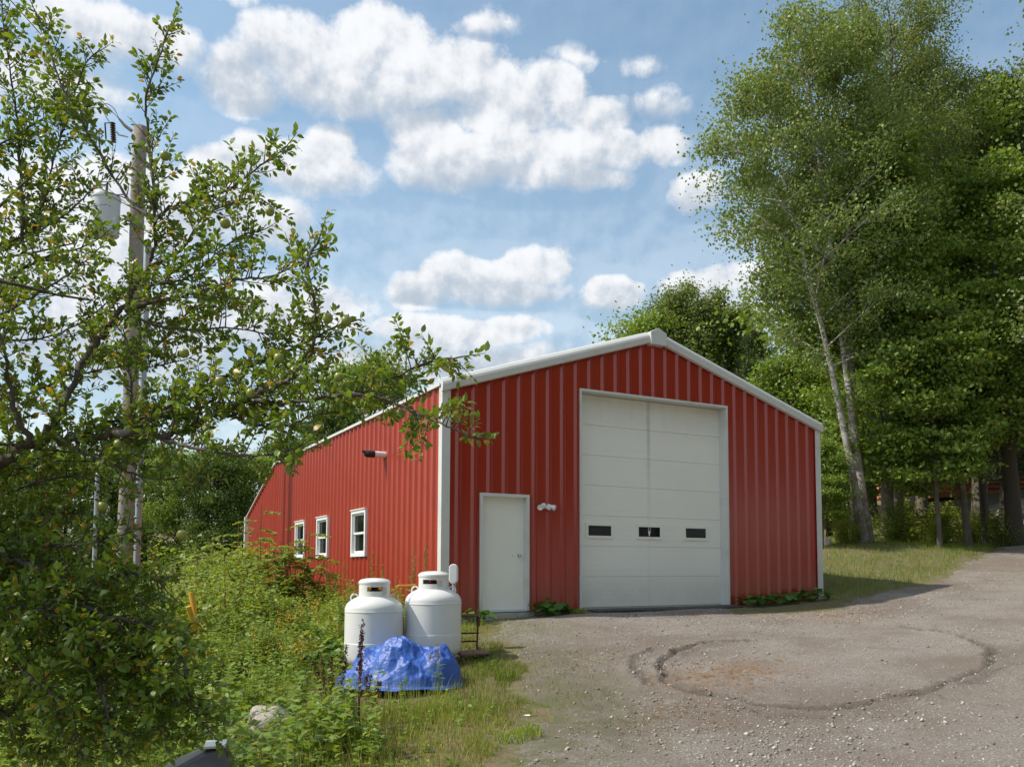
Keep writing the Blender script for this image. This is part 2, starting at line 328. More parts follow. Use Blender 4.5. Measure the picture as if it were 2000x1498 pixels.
# ------------------------------------------------------------------ mesh helpers
def mesh_arrays(name, V, F, mat):
    V = np.asarray(V, np.float32); F = np.asarray(F, np.int32); n = F.shape[1]
    me = bpy.data.meshes.new(name)
    me.vertices.add(len(V)); me.vertices.foreach_set('co', V.ravel())
    me.loops.add(F.size); me.loops.foreach_set('vertex_index', F.ravel())
    me.polygons.add(len(F)); me.polygons.foreach_set('loop_start', np.arange(0, F.size, n, dtype=np.int32))
    me.materials.append(MATS[mat]); me.update(calc_edges=True); return me
def link(name, data, parent=None, loc=None):
    o = bpy.data.objects.new(name, data); COL.objects.link(o)
    if parent is not None: o.parent = parent
    if loc is not None: o.location = loc
    return o
def tag(o, label=None, cat=None, group=None, kind=None):
    for k_, v_ in (('label', label), ('category', cat), ('group', group), ('kind', kind)):
        if v_: o[k_] = v_
    return o
def thing(name, label, cat, loc=(0, 0, 0), rz=0, group=None):
    o = link(name, None, None, tuple(loc)); o.rotation_euler.z = rz; o.empty_display_size = .2
    return tag(o, label, cat, group)
class MB:
    def __init__(s): s.v = []; s.f = []
    def add(s, V, F):
        b = len(s.v); s.v += [tuple(map(float, p)) for p in V]; s.f += [tuple(int(i)+b for i in f) for f in F]; return s
    def box(s, x0, x1, y0, y1, z0, z1, M=None):
        V = [(x, y, z) for x in (x0, x1) for y in (y0, y1) for z in (z0, z1)]
        if M is not None: V = [tuple(M @ Vector(p)) for p in V]
        return s.add(V, [(0, 1, 3, 2), (4, 6, 7, 5), (0, 4, 5, 1), (2, 3, 7, 6), (0, 2, 6, 4), (1, 5, 7, 3)])
    def tube(s, pts, rad, n=8, caps=True):
        V, F = tube_arrays([(np.array(pts, float), np.array([rad]*len(pts) if np.isscalar(rad) else rad, float), n)])
        s.add(V, F)
        if caps: b = len(s.v)-len(V); s.f += [tuple(b+i for i in range(n))[::-1], tuple(b+len(V)-n+i for i in range(n))]
        return s
    def lathe(s, prof, n=24, c=(0, 0, 0)):
        V = [(c[0]+r*math.cos(2*math.pi*i/n), c[1]+r*math.sin(2*math.pi*i/n), c[2]+z) for r, z in prof for i in range(n)]
        F = [(j*n+i, j*n+(i+1) % n, (j+1)*n+(i+1) % n, (j+1)*n+i) for j in range(len(prof)-1) for i in range(n)]
        return s.add(V, F)
    def prism(s, poly, d0, d1, axis=1):
        n = len(poly)
        def pt(p, d): return (p[0], d, p[1]) if axis == 1 else ((d, p[0], p[1]) if axis == 0 else (p[0], p[1], d))
        V = [pt(p, d0) for p in poly]+[pt(p, d1) for p in poly]
        return s.add(V, [tuple(range(n)), tuple(range(2*n-1, n-1, -1))]+[(i, i+n, (i+1) % n+n, (i+1) % n) for i in range(n)])
    def build(s, name, mat, parent=None, smooth=False, bevel=0):
        me = bpy.data.meshes.new(name); me.from_pydata(s.v, [], s.f); me.materials.append(MATS[mat])
        bm = bmesh.new(); bm.from_mesh(me); bmesh.ops.recalc_face_normals(bm, faces=bm.faces)
        if bevel: bmesh.ops.bevel(bm, geom=list(bm.edges), offset=bevel, segments=2, affect='EDGES', profile=.5)
        bm.to_mesh(me); bm.free()
        if smooth:
            me.polygons.foreach_set('use_smooth', [True]*len(me.polygons))
            if smooth != 'all': me.set_sharp_from_angle(angle=R(38))
        return link(name, me, parent)
def tube_arrays(polys):
    Vs, Fs, base = [], [], 0
    for pts, rad, n in polys:
        pts = np.asarray(pts, float); m = len(pts)
        T = np.gradient(pts, axis=0); T /= np.linalg.norm(T, axis=1)[:, None]+1e-9
        ref = np.array([0, 0, 1.]) if abs(T[0][2]) < .9 else np.array([1., 0, 0])
        A = np.cross(T, ref); A /= np.linalg.norm(A, axis=1)[:, None]+1e-9; B = np.cross(T, A)
        th = np.arange(n)*2*math.pi/n
        V = pts[:, None, :]+np.asarray(rad)[:, None, None]*(np.cos(th)[None, :, None]*A[:, None, :]+np.sin(th)[None, :, None]*B[:, None, :])
        i = np.arange(n); j = np.arange(m-1)[:, None]
        F = np.stack([j*n+i, j*n+(i+1) % n, (j+1)*n+(i+1) % n, (j+1)*n+i], -1).reshape(-1, 4)+base
        Vs.append(V.reshape(-1, 3)); Fs.append(F); base += m*n
    return np.concatenate(Vs), np.concatenate(Fs)
def norm(v): return v/(np.linalg.norm(v, axis=-1, keepdims=True)+1e-9)
def leaf_cards(P, D, N, L, W, fold=.25):
    """folded kites: P base points, D direction, N normal, L length, W half width"""
    D = norm(D); S = norm(np.cross(N, D)); N2 = np.cross(D, S); L = np.asarray(L)[:, None]; W = np.asarray(W)[:, None]
    mid = P+D*L*.45
    V = np.stack([P, mid+S*W+N2*W*fold, P+D*L-N2*L*.12, mid-S*W+N2*W*fold], 1).reshape(-1, 3)
    b = np.arange(len(P))[:, None]*4
    F = np.concatenate([b+np.array([0, 2, 1]), b+np.array([0, 3, 2])], 1).reshape(-1, 3)
    return V, F
LEAF8 = np.array([(0, 0, 0), (.28, .20, .05), (.62, .21, .035), (1, 0, -.14), (.62, -.21, .035), (.28, -.20, .05), (.30, 0, -.01), (.64, 0, -.035)])
LEAF8F = np.array([(0, 6, 1), (0, 5, 6), (1, 6, 2), (6, 7, 2), (5, 4, 6), (6, 4, 7), (2, 7, 3), (7, 4, 3)])
LEAF6 = np.array([(0, 0, -.02), (.28, .20, .06), (.64, .20, .03), (1, 0, -.14), (.64, -.20, .03), (.28, -.20, .06)])
LEAF6F = np.array([(0, 5, 1), (1, 5, 4), (1, 4, 2), (2, 4, 3)])
def leaf6(P, D, N, L, wid):
    D = norm(D); S = norm(np.cross(N, D)); N2 = np.cross(D, S); L = np.asarray(L)[:, None, None]; q = LEAF6[None]; wd = np.asarray(wid)[:, None, None]
    V = P[:, None, :]+L*(q[:, :, 0:1]*D[:, None, :]+q[:, :, 1:2]*wd*S[:, None, :]+q[:, :, 2:3]*N2[:, None, :])
    return V.reshape(-1, 3), (np.arange(len(P))[:, None, None]*6+LEAF6F[None]).reshape(-1, 3)
def leaf8(P, D, N, L, wid=1.0):
    D = norm(D); S = norm(np.cross(N, D)); N2 = np.cross(D, S); L = np.asarray(L)[:, None, None]
    q = LEAF8[None]; wd = np.asarray(wid)*np.ones(len(P)); wd = wd[:, None, None]
    V = P[:, None, :]+L*(q[:, :, 0:1]*D[:, None, :]+q[:, :, 1:2]*wd*S[:, None, :]+q[:, :, 2:3]*N2[:, None, :])
    F = (np.arange(len(P))[:, None, None]*8+LEAF8F[None]).reshape(-1, 3)
    return V.reshape(-1, 3), F
def vnoise(x, y, seed=0):
    xi = np.floor(x).astype(np.int64); yi = np.floor(y).astype(np.int64); xf = x-xi; yf = y-yi
    u = xf*xf*(3-2*xf); v = yf*yf*(3-2*yf)
    def hsh(a, b):
        n = (a*374761393+b*668265263+seed*1442695) & 0x7fffffff; n = ((n ^ (n >> 13))*1274126177) & 0x7fffffff
        return ((n ^ (n >> 16)) & 0xffff)/65535.
    return (hsh(xi, yi)*(1-u)+hsh(xi+1, yi)*u)*(1-v)+(hsh(xi, yi+1)*(1-u)+hsh(xi+1, yi+1)*u)*v
def sstep(x, a, b): t = np.clip((x-a)/(b-a), 0, 1); return t*t*(3-2*t)

# ------------------------------------------------------------------ terrain
ctrl = []
def g3(px, py, z): ctrl.append(tuple(at(px, py, z)))
for c_ in [(1000,1498,7.5),(1500,1498,7.3),(2000,1498,7.0),(1560,1385,9.4),(1500,1235,13.8),(1940,1290,11.2),(2000,1180,16),(2000,1100,24),
           (1985,1045,33),(1830,1130,21.5),(1900,1075,27),(1690,1060,27),(1640,1108,24),(1850,1010,42),(1950,955,54),(790,1306,11.9),(1240,1300,11.4),(1000,1330,10.9)]: g3(*c_)
ctrl += [(0,-.1,-.2),(.9,-.1,-.14),(3,-.1,-.04),(4.5,-.1,-.03),(6,-.1,-.02),(8,-.1,.05),(9.2,-.1,.12),(10,5,.75),(10,12,1.3),(10,20,2.0),
         (0,5,-.35),(0,12,-.55),(0,18,-.7),(-3,0,-.75),(-5,5,-1.5),(-8,10,-2.4),(-4.5,-3,-1.0),(-7,-7,-1.3),(-10,-10,-1.5),(-5.8,-14.2,-.88),(-9,-16,-1.1),
         (5,30,1.2),(-20,40,-3.5),(-40,20,-4.5),(-16,0,-2.6),(0,-18,-.8),(10,-16,.2),(22,-10,2.0),(30,5,4.0),(60,0,7),(40,-30,3),(0,-50,-1.5),(-40,-30,-3.5),
         (0,80,3),(-60,90,-3),(60,80,11),(120,120,16),(-150,0,-8),(0,300,12),(300,0,18),(-300,0,-8),(0,-300,-4),(300,300,24),(-300,300,2),(-300,-300,-8),(300,-300,8)]
C3 = np.array(ctrl); CXY = C3[:, :2]
def _phi(r2): return np.where(r2 > 1e-12, r2*np.log(np.maximum(r2, 1e-12)), 0)*.5
_K = _phi(((CXY[:, None]-CXY[None])**2).sum(-1))+np.eye(len(C3))*.08
_P = np.c_[np.ones(len(C3)), CXY]
_A = np.block([[_K, _P], [_P.T, np.zeros((3, 3))]]); _W = np.linalg.solve(_A, np.r_[C3[:, 2], 0, 0, 0])
def H(x, y):
    x = np.atleast_1d(np.asarray(x, float)); y = np.atleast_1d(np.asarray(y, float)); out = np.empty(x.shape).ravel()
    xf, yf = x.ravel(), y.ravel()
    for i in range(0, len(xf), 40000):
        a = np.c_[xf[i:i+40000], yf[i:i+40000]]
        out[i:i+40000] = _phi(((a[:, None]-CXY[None])**2).sum(-1))@_W[:len(C3)]+_W[-3]+a@_W[-2:]
    return out.reshape(x.shape)
def h1(x, y): return float(H(x, y)[0])
def ground(px, py, zmin=4, zmax=70):
    z = np.linspace(zmin, zmax, 800); P = CAM[None]+ray(px, py)[None]*z[:, None]; d = P[:, 2]-H(P[:, 0], P[:, 1])
    k_ = np.where(d < 0)[0]
    if len(k_) == 0: i = int(np.argmin(d))
    else:
        i = k_[0]
        if i > 0:
            t = d[i-1]/(d[i-1]-d[i]+1e-9); return P[i-1]*(1-t)+P[i]*t
    return P[i]
# driveway outline
edge_px = [(930,1216),(958,1228),(975,1246),(990,1262),(1012,1290),(1030,1330),(1045,1370),(1035,1400),(1000,1440),(962,1498)]
dl = [ground(*p)[:2] for p in edge_px]
right_px = [(1450,1201),(1540,1198),(1600,1192),(1700,1160),(1790,1140),(1850,1112),(1905,1085),(1960,1062)]
dr = [ground(*p)[:2] for p in right_px]
pe = dr[-1]; dirr = np.array([.78, .62])
POLY = np.array([(6.6, -.16), (2.0, -.18), (.55, -.3)]+[tuple(p) for p in dl]+[(-4.2,-11.5),(-5.2,-14),(-7,-18),(-8,-26),(2,-26),(9,-17),(14.5,-10.5),(19,-6)]
                +[tuple(pe+dirr*18+np.array([4.2,-5])), tuple(pe+dirr*18)]+[tuple(p) for p in dr[::-1]])
def inside_dist(x, y, poly=POLY):
    shp = x.shape; x = x.ravel(); y = y.ravel(); dmin = np.full(x.shape, 1e9); ins = np.zeros(x.shape, bool)
    for (ax, ay), (bx, by) in zip(poly, np.roll(poly, -1, 0)):
        ex, ey = bx-ax, by-ay; t = np.clip(((x-ax)*ex+(y-ay)*ey)/(ex*ex+ey*ey+1e-12), 0, 1)
        dmin = np.minimum(dmin, np.hypot(x-ax-t*ex, y-ay-t*ey))
        cr = ((ay > y) != (by > y)) & (x < (bx-ax)*(y-ay)/(by-ay+1e-12)+ax); ins ^= cr
    return np.where(ins, dmin, -dmin).reshape(shp)
def drive_sd(x, y):
    far = np.hypot(x+5.8, y+14.2)
    wob = (vnoise(x*1.1, y*1.1, 3)-.5)*.7+(vnoise(x*4, y*4, 4)-.5)*.35+(vnoise(x*11, y*11, 5)-.5)*.16
    return inside_dist(x, y)+wob*np.where((y > -.9) & (x > .3) & (x < 9), .15, 1.0)
RUTS = [[(1455,1255),(1400,1258),(1345,1268),(1305,1285),(1285,1303),(1290,1325),(1320,1345),(1365,1362),(1430,1371)],
        [(1270,1270),(1245,1287),(1240,1305),(1255,1325),(1275,1341)],
        [(1480,1380),(1560,1386),(1640,1384),(1720,1374),(1800,1357),(1870,1338),(1920,1315),(1942,1292),(1925,1268),(1880,1246),(1830,1234),(1760,1228)],
        [(1430,1388),(1520,1400),(1600,1402)], [(1850,1345),(1920,1333),(1985,1300)], [(1180,1350),(1205,1370),(1240,1390)]]
RUTW = [1, .7, .75, .45, .4, .4]
RUTP = [np.array([ground(*p)[:2] for p in r]) for r in RUTS]
def poly_dist(x, y, pl):
    d = np.full(x.shape, 1e9)
    for a, b in zip(pl[:-1], pl[1:]):
        e = b-a; t = np.clip(((x-a[0])*e[0]+(y-a[1])*e[1])/(e@e+1e-12), 0, 1); d = np.minimum(d, np.hypot(x-a[0]-t*e[0], y-a[1]-t*e[1]))
    return d
def rut_field(x, y):
    hh = np.zeros(x.shape); wear = np.zeros(x.shape)
    wx = x+(vnoise(x*3, y*3, 8)-.5)*.16; wy = y+(vnoise(x*3, y*3, 9)-.5)*.16
    for pl, wt in zip(RUTP, RUTW):
        d = poly_dist(wx, wy, pl); cr = .35+1.1*vnoise(x*13, y*13, 7)
        hh += wt*cr*(.046*np.exp(-((d-.10)/.042)**2)-.030*np.exp(-(d/.055)**2)); wear = np.maximum(wear, wt*np.exp(-(d/.075)**4)*(.6+.7*vnoise(x*9, y*9, 6)))
    return hh, np.clip(wear, 0, 1)
STRAW = [(ground(1420,1318)[:2], 1.0), (ground(1640,1204)[:2], .9)]
def lines(a, b, step): return np.arange(a, b, step)
gx = np.concatenate([lines(-400,-60,20), lines(-60,-20,2), lines(-20,20,.3), lines(20,60,1.0), lines(60,401,20)])
gy = np.concatenate([lines(-400,-60,20), lines(-60,-20,2), lines(-20,22,.3), lines(22,70,1.0), lines(70,401,20)])
def grid_mesh(name, gx, gy, hf, mat, keep=None, attr=None):
    X, Y = np.meshgrid(gx, gy, indexing='ij'); Z = hf(X, Y); nx, ny = X.shape
    i, j = np.meshgrid(np.arange(nx-1), np.arange(ny-1), indexing='ij'); a = i*ny+j
    F = np.stack([a, a+ny, a+ny+1, a+1], -1).reshape(-1, 4); V = np.stack([X, Y, Z], -1).reshape(-1, 3)
    if keep is not None:
        kv = keep(X, Y).ravel(); F = F[kv[F].all(1)]
        used = np.zeros(len(V), bool); used[F.ravel()] = True; idx = np.cumsum(used)-1; F = idx[F]; V = V[used]
    me = mesh_arrays(name, V, F, mat)
    if attr is not None:
        A = attr(V[:, 0], V[:, 1]); ca = me.color_attributes.new('wear', 'FLOAT_COLOR', 'POINT'); ca.data.foreach_set('color', np.c_[A, np.ones(len(V))].astype(np.float32).ravel())
    me.polygons.foreach_set('use_smooth', [True]*len(me.polygons))
    return link(name, me)
def hground(x, y):
    r = np.hypot(x, y); b = (vnoise(x*.9, y*.9, 1)-.5)*.10*np.clip(r/6, 0, 1)
    sd = drive_sd(x, y)
    return H(x, y)+b*(sd < 0)*np.clip(-sd/.8, 0, 1)-.05*sstep(sd, .1, .6)
tag(grid_mesh('ground', gx, gy, hground, 'soil_grass'), kind='structure')
def hdrive(x, y):
    sd = drive_sd(x, y); ru, _ = rut_field(x, y)
    n = (vnoise(x*1.7, y*1.7, 11)-.5)*.03+(vnoise(x*7, y*7, 12)-.5)*.012
    return H(x, y)-.035+.05*sstep(sd, -.1, .45)+(n+ru)*sstep(sd, 0, .5)
def wear(x, y):
    _, w_ = rut_field(x, y); s_ = np.zeros(x.shape)
    for c_, r_ in STRAW:
        e = ((x-c_[0])/r_)**2+((y-c_[1])/(r_*.6))**2; s_ = np.maximum(s_, np.exp(-e*1.2))
    e = np.array(dl); d = poly_dist(x, y, e); gr = np.clip(1.25-d/1.4, 0, 1)*(vnoise(x*.8, y*.8, 15)*.9+.25)
    sd = drive_sd(x, y); gr = np.maximum(gr, np.clip(1-sd/.5, 0, 1)*(y < 50)*np.where((y > -1.0) & (x < 7), .3, 1))
    return np.c_[w_, s_, np.clip(gr, 0, 1)]
dgx = np.concatenate([lines(-10,-4,.25), lines(-4,17,.055), lines(17,34,.25)]); dgy = np.concatenate([lines(-27,-13,.25), lines(-13,4,.055), lines(4,22,.25)])
tag(grid_mesh('driveway', dgx, dgy, hdrive, 'gravel', keep=lambda x, y: drive_sd(x, y) > -.08, attr=wear), kind='structure')
def surf_h(x, y):
    sd = drive_sd(x, y); return np.where(sd > 0, hdrive(x, y), hground(x, y))
def s1(x, y): return float(surf_h(np.array([x]), np.array([y]))[0])

# ------------------------------------------------------------------ the metal building
BW, BL, LEAN = 30*ft, 13.68, 4.37
HE, HR, HL = 4.02, 5.50, 2.62
barn = thing('metal_barn', 'red ribbed metal barn with white trim and tall overhead door', 'barn')
def top_front(x): return HE+(HR-HE)*(1-abs(x-BW/2)/(BW/2))-.03
def top_side(y): return HE-.02 if y <= BL else HE-.02-(HE-HL)*(y-BL)/LEAN
def rib_profile(a, b, off, rib=.040):
    """(u, depth) points of ribbed sheet between a and b; ribs centred at off+k*ft"""
    pts = {a, b}; k0 = int(math.floor((a-off)/ft))-1
    for k_ in range(k0, k0+int((b-a)/ft)+4):
        c = off+k_*ft
        for du in (-.064, -.018, .018, .064, .130, .140, .150, .160): pts.add(c+du)
        pts.add(c+ft-.110); pts.add(c+ft-.100)
    def dep(u):
        q_ = (u-off) % ft; q_ = q_-ft if q_ > ft/2 else q_; q_ = abs(q_)
        if q_ <= .0181: return rib
        if q_ < .064: return rib*(.064-q_)/.046
        if .139 < q_ < .1505: return .0
        return .006 if .129 < q_ < .161 and False else 0.0
    return [(u, dep(u)) for u in sorted(p for p in pts if a-1e-9 <= p <= b+1e-9)]
def panel_strip(a, b, off, zlo, zhi, axis, sgn, base):
    pr = rib_profile(a, b, off); mb = MB(); n = len(pr)
    for u, d in pr:
        for z in (zlo, zhi(u) if callable(zhi) else zhi):
            mb.v.append((u, base+sgn*d, z) if axis == 0 else (base+sgn*d, u, z))
    mb.f = [(2*i, 2*i+2, 2*i+3, 2*i+1) for i in range(n-1)]
    return mb
def wall(name, a0, a1, off, zlo, ztop, axis, sgn, base, openings, mat, start=0.0):
    root = link(name, None, barn)
    cuts = sorted({a0, a1} | {start+k_*ft for k_ in range(-2, 70) if a0+.02 < start+k_*ft < a1-.02})
    for a, b in zip(cuts[:-1], cuts[1:]):
        sub = sorted({a, b} | {e for o_ in openings for e in o_[:2] if a+.003 < e < b-.003})
        for p, q_ in zip(sub[:-1], sub[1:]):
            mid = (p+q_)/2; segs = [(zlo, None)]
            for (oa, ob, oz0, oz1) in openings:
                if oa-1e-6 < mid < ob+1e-6:
                    segs = ([(zlo, oz0)] if oz0 > zlo+.02 else [])+[(oz1, None)]
            for z0, z1 in segs: panel_strip(p, q_, off, z0, ztop if z1 is None else z1, axis, sgn, base).build('wall_panel', mat, root)
    return root
GX0, GX1, GZ = 9.17*ft, 21.08*ft, 4.17
DX0, DX1, DZ = .70, 1.69, 2.11
wall('front_wall', .0, BW, -.06*ft, -.02, top_front, 0, -1, 0, [(GX0, GX1, -1, GZ), (DX0, DX1, -1, DZ)], 'red_metal', start=ft*.44)
WIN = [(4.27, 5.26), (7.33, 8.32), (9.66, 10.65)]; WZ0, WZ1 = 1.06, 2.03
wall('side_wall', 0, BL, .1, -.06, top_side, 1, -1, 0, [(a, b, WZ0, WZ1) for a, b in WIN], 'red_metal_side', start=.1-ft/2)
wall('lean_to_wall', BL+.012, BL+LEAN, .1, -.06, top_side, 1, -1, .03, [], 'red_metal_side', start=.1-ft/2)
# plain far sides, never seen straight on
mb = MB(); mb.box(BW-.03, BW, .0, BL, -.1, HE-.02); mb.build('far_wall', 'red_metal_side', barn)
mb = MB(); mb.box(.05, BW, BL+LEAN-.05, BL+LEAN, -.1, HL-.05); mb.build('rear_wall', 'red_metal', barn)
# foundation
mb = MB(); mb.box(.015, BW-.03, .03, .2, -.9, -.02); mb.build('foundation', 'concrete', barn)
mb = MB(); mb.box(.02, .22, .21, BL+LEAN-.06, -1.3, -.055); mb.build('foundation', 'concrete', barn)
# dark inside so that gaps read dark
mb = MB(); mb.box(.3, BW-.3, .42, BL-.4, -.04, HE-.3); mb.build('interior', 'interior', barn)
# roof slabs
for s_ in (0, 1):
    a = (-.06, HE-.02) if s_ == 0 else (BW+.06, HE-.02); r_ = (BW/2, HR+.02)
    mb = MB(); mb.prism([(a[0], a[1]), (r_[0], r_[1]), (r_[0], r_[1]+.04), (a[0], a[1]+.04)], -.03, BL+.03); mb.build('roof', 'roof_metal', barn)
mb = MB(); mb.prism([(BL-.01, HE-.005), (BL+LEAN+.1, HL-.06), (BL+LEAN+.1, HL-.02), (BL-.01, HE+.035)], -.05, BW+.05, axis=0); mb.build('lean_to_roof', 'roof_metal', barn)
mb = MB(); mb.prism([(0.04, HE-.02), (BW-.04, HE-.02), (BW/2, HR-.01)], BL-.02, BL+.008); mb.build('rear_gable', 'red_metal', barn)
# corner trims (front faces and side faces), each an L
def ltrim(x, y, z0, z1, sx, sy, w_=.115, mat='white_trim', name='corner_trim'):
    t_ = .012; mb = MB()
    P = [(x-sx*.042, y-.042), (x+sx*w_, y-.042), (x+sx*w_, y-.042+t_), (x-sx*.042+sx*t_, y-.042+t_), (x-sx*.042+sx*t_, y+sy*w_), (x-sx*.042, y+sy*w_)]
    mb.prism(P, z0, z1, axis=2); return mb.build(name, mat, barn)
ltrim(0, 0, -.05, HE-.06, 1, 1); ltrim(BW, 0, -.05, HE-.06, -1, 1)
mb = MB(); mb.box(-.10, .06, BL+LEAN-.05, BL+LEAN+.10, -.7, HL-.04); mb.build('corner_trim', 'white_trim', barn)
# sculpted rake trim
PR = [(-.045, -.185), (-.055, -.185), (-.112, -.17), (-.130, -.06), (-.115, -.015), (-.065, .045), (.10, .075), (.10, .05), (-.045, .02)]
def rake(x0, z0, x1, z1):
    mb = MB(); n = len(PR); V = [(x, y, z+dz) for (x, z) in ((x0, z0), (x1, z1)) for (y, dz) in PR]
    mb.add(V, [tuple(range(n)), tuple(range(2*n-1, n-1, -1))]+[(i, i+n, (i+1) % n+n, (i+1) % n) for i in range(n)]); return mb.build('rake_trim', 'white_trim', barn)
sl_ = (HR-HE)/(BW/2)
rake(-.07, HE+.035-sl_*.07, BW/2-.17, HR+.035-sl_*.17); rake(BW+.07, HE+.035-sl_*.07, BW/2+.17, HR+.035-sl_*.17)
mb = MB(); zc = HR+.05
mb.prism([(BW/2-.185, zc-.285), (BW/2+.185, zc-.285), (BW/2+.20, zc-.035), (BW/2, zc+.065), (BW/2-.20, zc-.035)], -.165, .12); mb.build('ridge_cap', 'white_trim', barn, bevel=.006)
# eave trim along the side
mb = MB(); mb.box(-.07, .02, .03, BL, HE-.045, HE+.005); mb.build('eave_trim', 'white_trim', barn)
mb = MB(); mb.prism([(BL+.03, HE-.08), (BL+LEAN, HL-.08), (BL+LEAN, HL-.045), (BL+.03, HE-.045)], -.03, .03, axis=0); mb.build('eave_trim', 'red_metal_side', barn)
# overhead door
od = link('overhead_door', None, barn); RV = .20
for i in range(7):
    z0 = .015+i*(GZ-.02)/7; z1 = z0+(GZ-.02)/7-.003; n = 6; prof = []
    prof.append((z0, .006)); prof.append((z0+.005, 0))
    for k_ in range(1, n):
        zz = z0+(z1-z0)*k_/n; prof += [(zz-.006, 0), (zz, .0025), (zz+.006, 0)]
    prof += [(z1-.005, 0), (z1, .006)]
    pts = [(RV+d_, z_) for z_, d_ in prof]+[(RV+.05, z1), (RV+.05, z0)]
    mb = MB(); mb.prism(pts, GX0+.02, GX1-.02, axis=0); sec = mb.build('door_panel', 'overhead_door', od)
    if i == 2:
        for u in (.589, 1.775, 2.965):
            cx_ = GX0+u-.02; zc_ = z0+.30
            fr = MB(); w2, h2 = .315, .148
            fr.box(cx_-w2, cx_+w2, RV-.022, RV-.001, zc_+h2-.05, zc_+h2); fr.box(cx_-w2, cx_+w2, RV-.022, RV-.001, zc_-h2, zc_-h2+.05)
            fr.box(cx_-w2, cx_-w2+.05, RV-.0215, RV-.001, zc_-h2+.05, zc_+h2-.05); fr.box(cx_+w2-.05, cx_+w2, RV-.0215, RV-.001, zc_-h2+.05, zc_+h2-.05)
            fr.build('window_frame', 'door_white', od)
            MB().box(cx_-w2+.05, cx_+w2-.05, RV-.012, RV-.002, zc_-h2+.05, zc_+h2-.05).build('window_pane', 'window_glass', od)
            if u == 1.775:      # pale stag head decal on the middle pane
                dk = MB(); y_ = RV-.0145; S_ = .085
                for poly in ([(-.18,-.95),(.18,-.95),(.34,-.2),(.62,.12),(.25,.12),(0,.2),(-.25,.12),(-.62,.12),(-.34,-.2)],
                             [(-.2,.12),(-.06,.16),(-.30,.55),(-.32,1.1),(-.45,1.1),(-.46,.52)], [(.2,.12),(.06,.16),(.30,.55),(.32,1.1),(.45,1.1),(.46,.52)]):
                    dk.prism([(cx_+p*S_*.72, zc_+q_*S_) for p, q_ in poly], y_, y_+.0015)
                dk.build('decal', 'frame_white', od)
# overhead door frame: jambs with deep reveals and a head
for x0, x1, sgn in ((GX0-.022, GX0+.02, 1), (GX1-.02, GX1+.022, -1)):
    MB().box(x0, x1, -.052, RV+.06, -.03, GZ+.012).build('door_jamb', 'white_trim', barn)
MB().box(GX0-.024, GX1+.024, -.055, RV+.06, GZ-.0, GZ+.045).build('door_head', 'white_trim', barn)
MB().box(GX0+.02, GX1-.02, .02, RV+.06, -.5, .012).build('door_sill', 'concrete', barn)
MB().box(GX0, GX1, RV-.015, RV+.012, .002, .018).build('bottom_seal', 'black_plastic', od)
# personnel door
pd = link('entry_door', None, barn)
MB().box(DX0, DX0+.055, -.05, .16, .0, DZ).build('door_frame', 'white_trim', pd)
MB().box(DX1-.055, DX1, -.05, .16, .0, DZ).build('door_frame', 'white_trim', pd)
MB().box(DX0-.002, DX1+.002, -.052, .16, DZ-.055, DZ+.004).build('door_frame', 'white_trim', pd)
MB().box(DX0+.055, DX1-.055, .085, .125, .02, DZ-.055).build('door_leaf', 'door_white', pd)
MB().box(DX0+.02, DX1-.02, -.02, .13, -.012, .018).build('threshold', 'white_trim', pd)
kb = MB(); kc = (DX1-.15, .085, 1.0)
kb.tube([(kc[0], .085, kc[2]), (kc[0], .072, kc[2])], .034, 14); kb.tube([(kc[0], .075, kc[2]), (kc[0], .05, kc[2]), (kc[0], .035, kc[2]), (kc[0], .018, kc[2]), (kc[0], .01, kc[2])], [.012, .012, .028, .03, .015], 14)
kb.build('knob', 'chrome', pd, smooth=True)
kb = MB(); kb.tube([(kc[0]-.13, .085, kc[2]), (kc[0]-.13, .079, kc[2])], .012, 10); kb.build('bolt', 'chrome', pd)
MB().box(DX0-.05, DX1+.06, -.13, .20, -.75, -.03).build('doorstep', 'concrete', barn)
# side windows
for a, b in WIN:
    wd = link('side_window', None, barn)
    def fr4(y0, y1, z0, z1, t_, x0, x1, name, mat='frame_white'):
        m_ = MB(); m_.box(x0, x1, y0, y1, z1-t_, z1); m_.box(x0, x1, y0, y1, z0, z0+t_); m_.box(x0+.0015, x1, y0, y0+t_, z0+t_, z1-t_); m_.box(x0+.0015, x1, y1-t_, y1, z0+t_, z1-t_); return m_.build(name, mat, wd)
    fr4(a-.03, b+.03, WZ0-.03, WZ1+.03, .075, -.062, .06, 'window_frame')
    MB().box(-.085, -.03, a-.045, b+.045, WZ1+.03, WZ1+.05).build('drip_cap', 'frame_white', wd)
    zm = (WZ0+WZ1)/2
    fr4(a+.045, b-.045, zm-.02, WZ1-.045, .045, -.02, .025, 'upper_sash')
    fr4(a+.045, b-.045, WZ0+.045, zm+.02, .05, .0, .045, 'lower_sash')
    MB().box(.008, .012, a+.09, b-.09, zm+.025, WZ1-.09).build('pane', 'window_glass', wd)
    MB().box(.026, .030, a+.095, b-.095, WZ0+.095, zm-.03).build('pane', 'window_glass', wd)

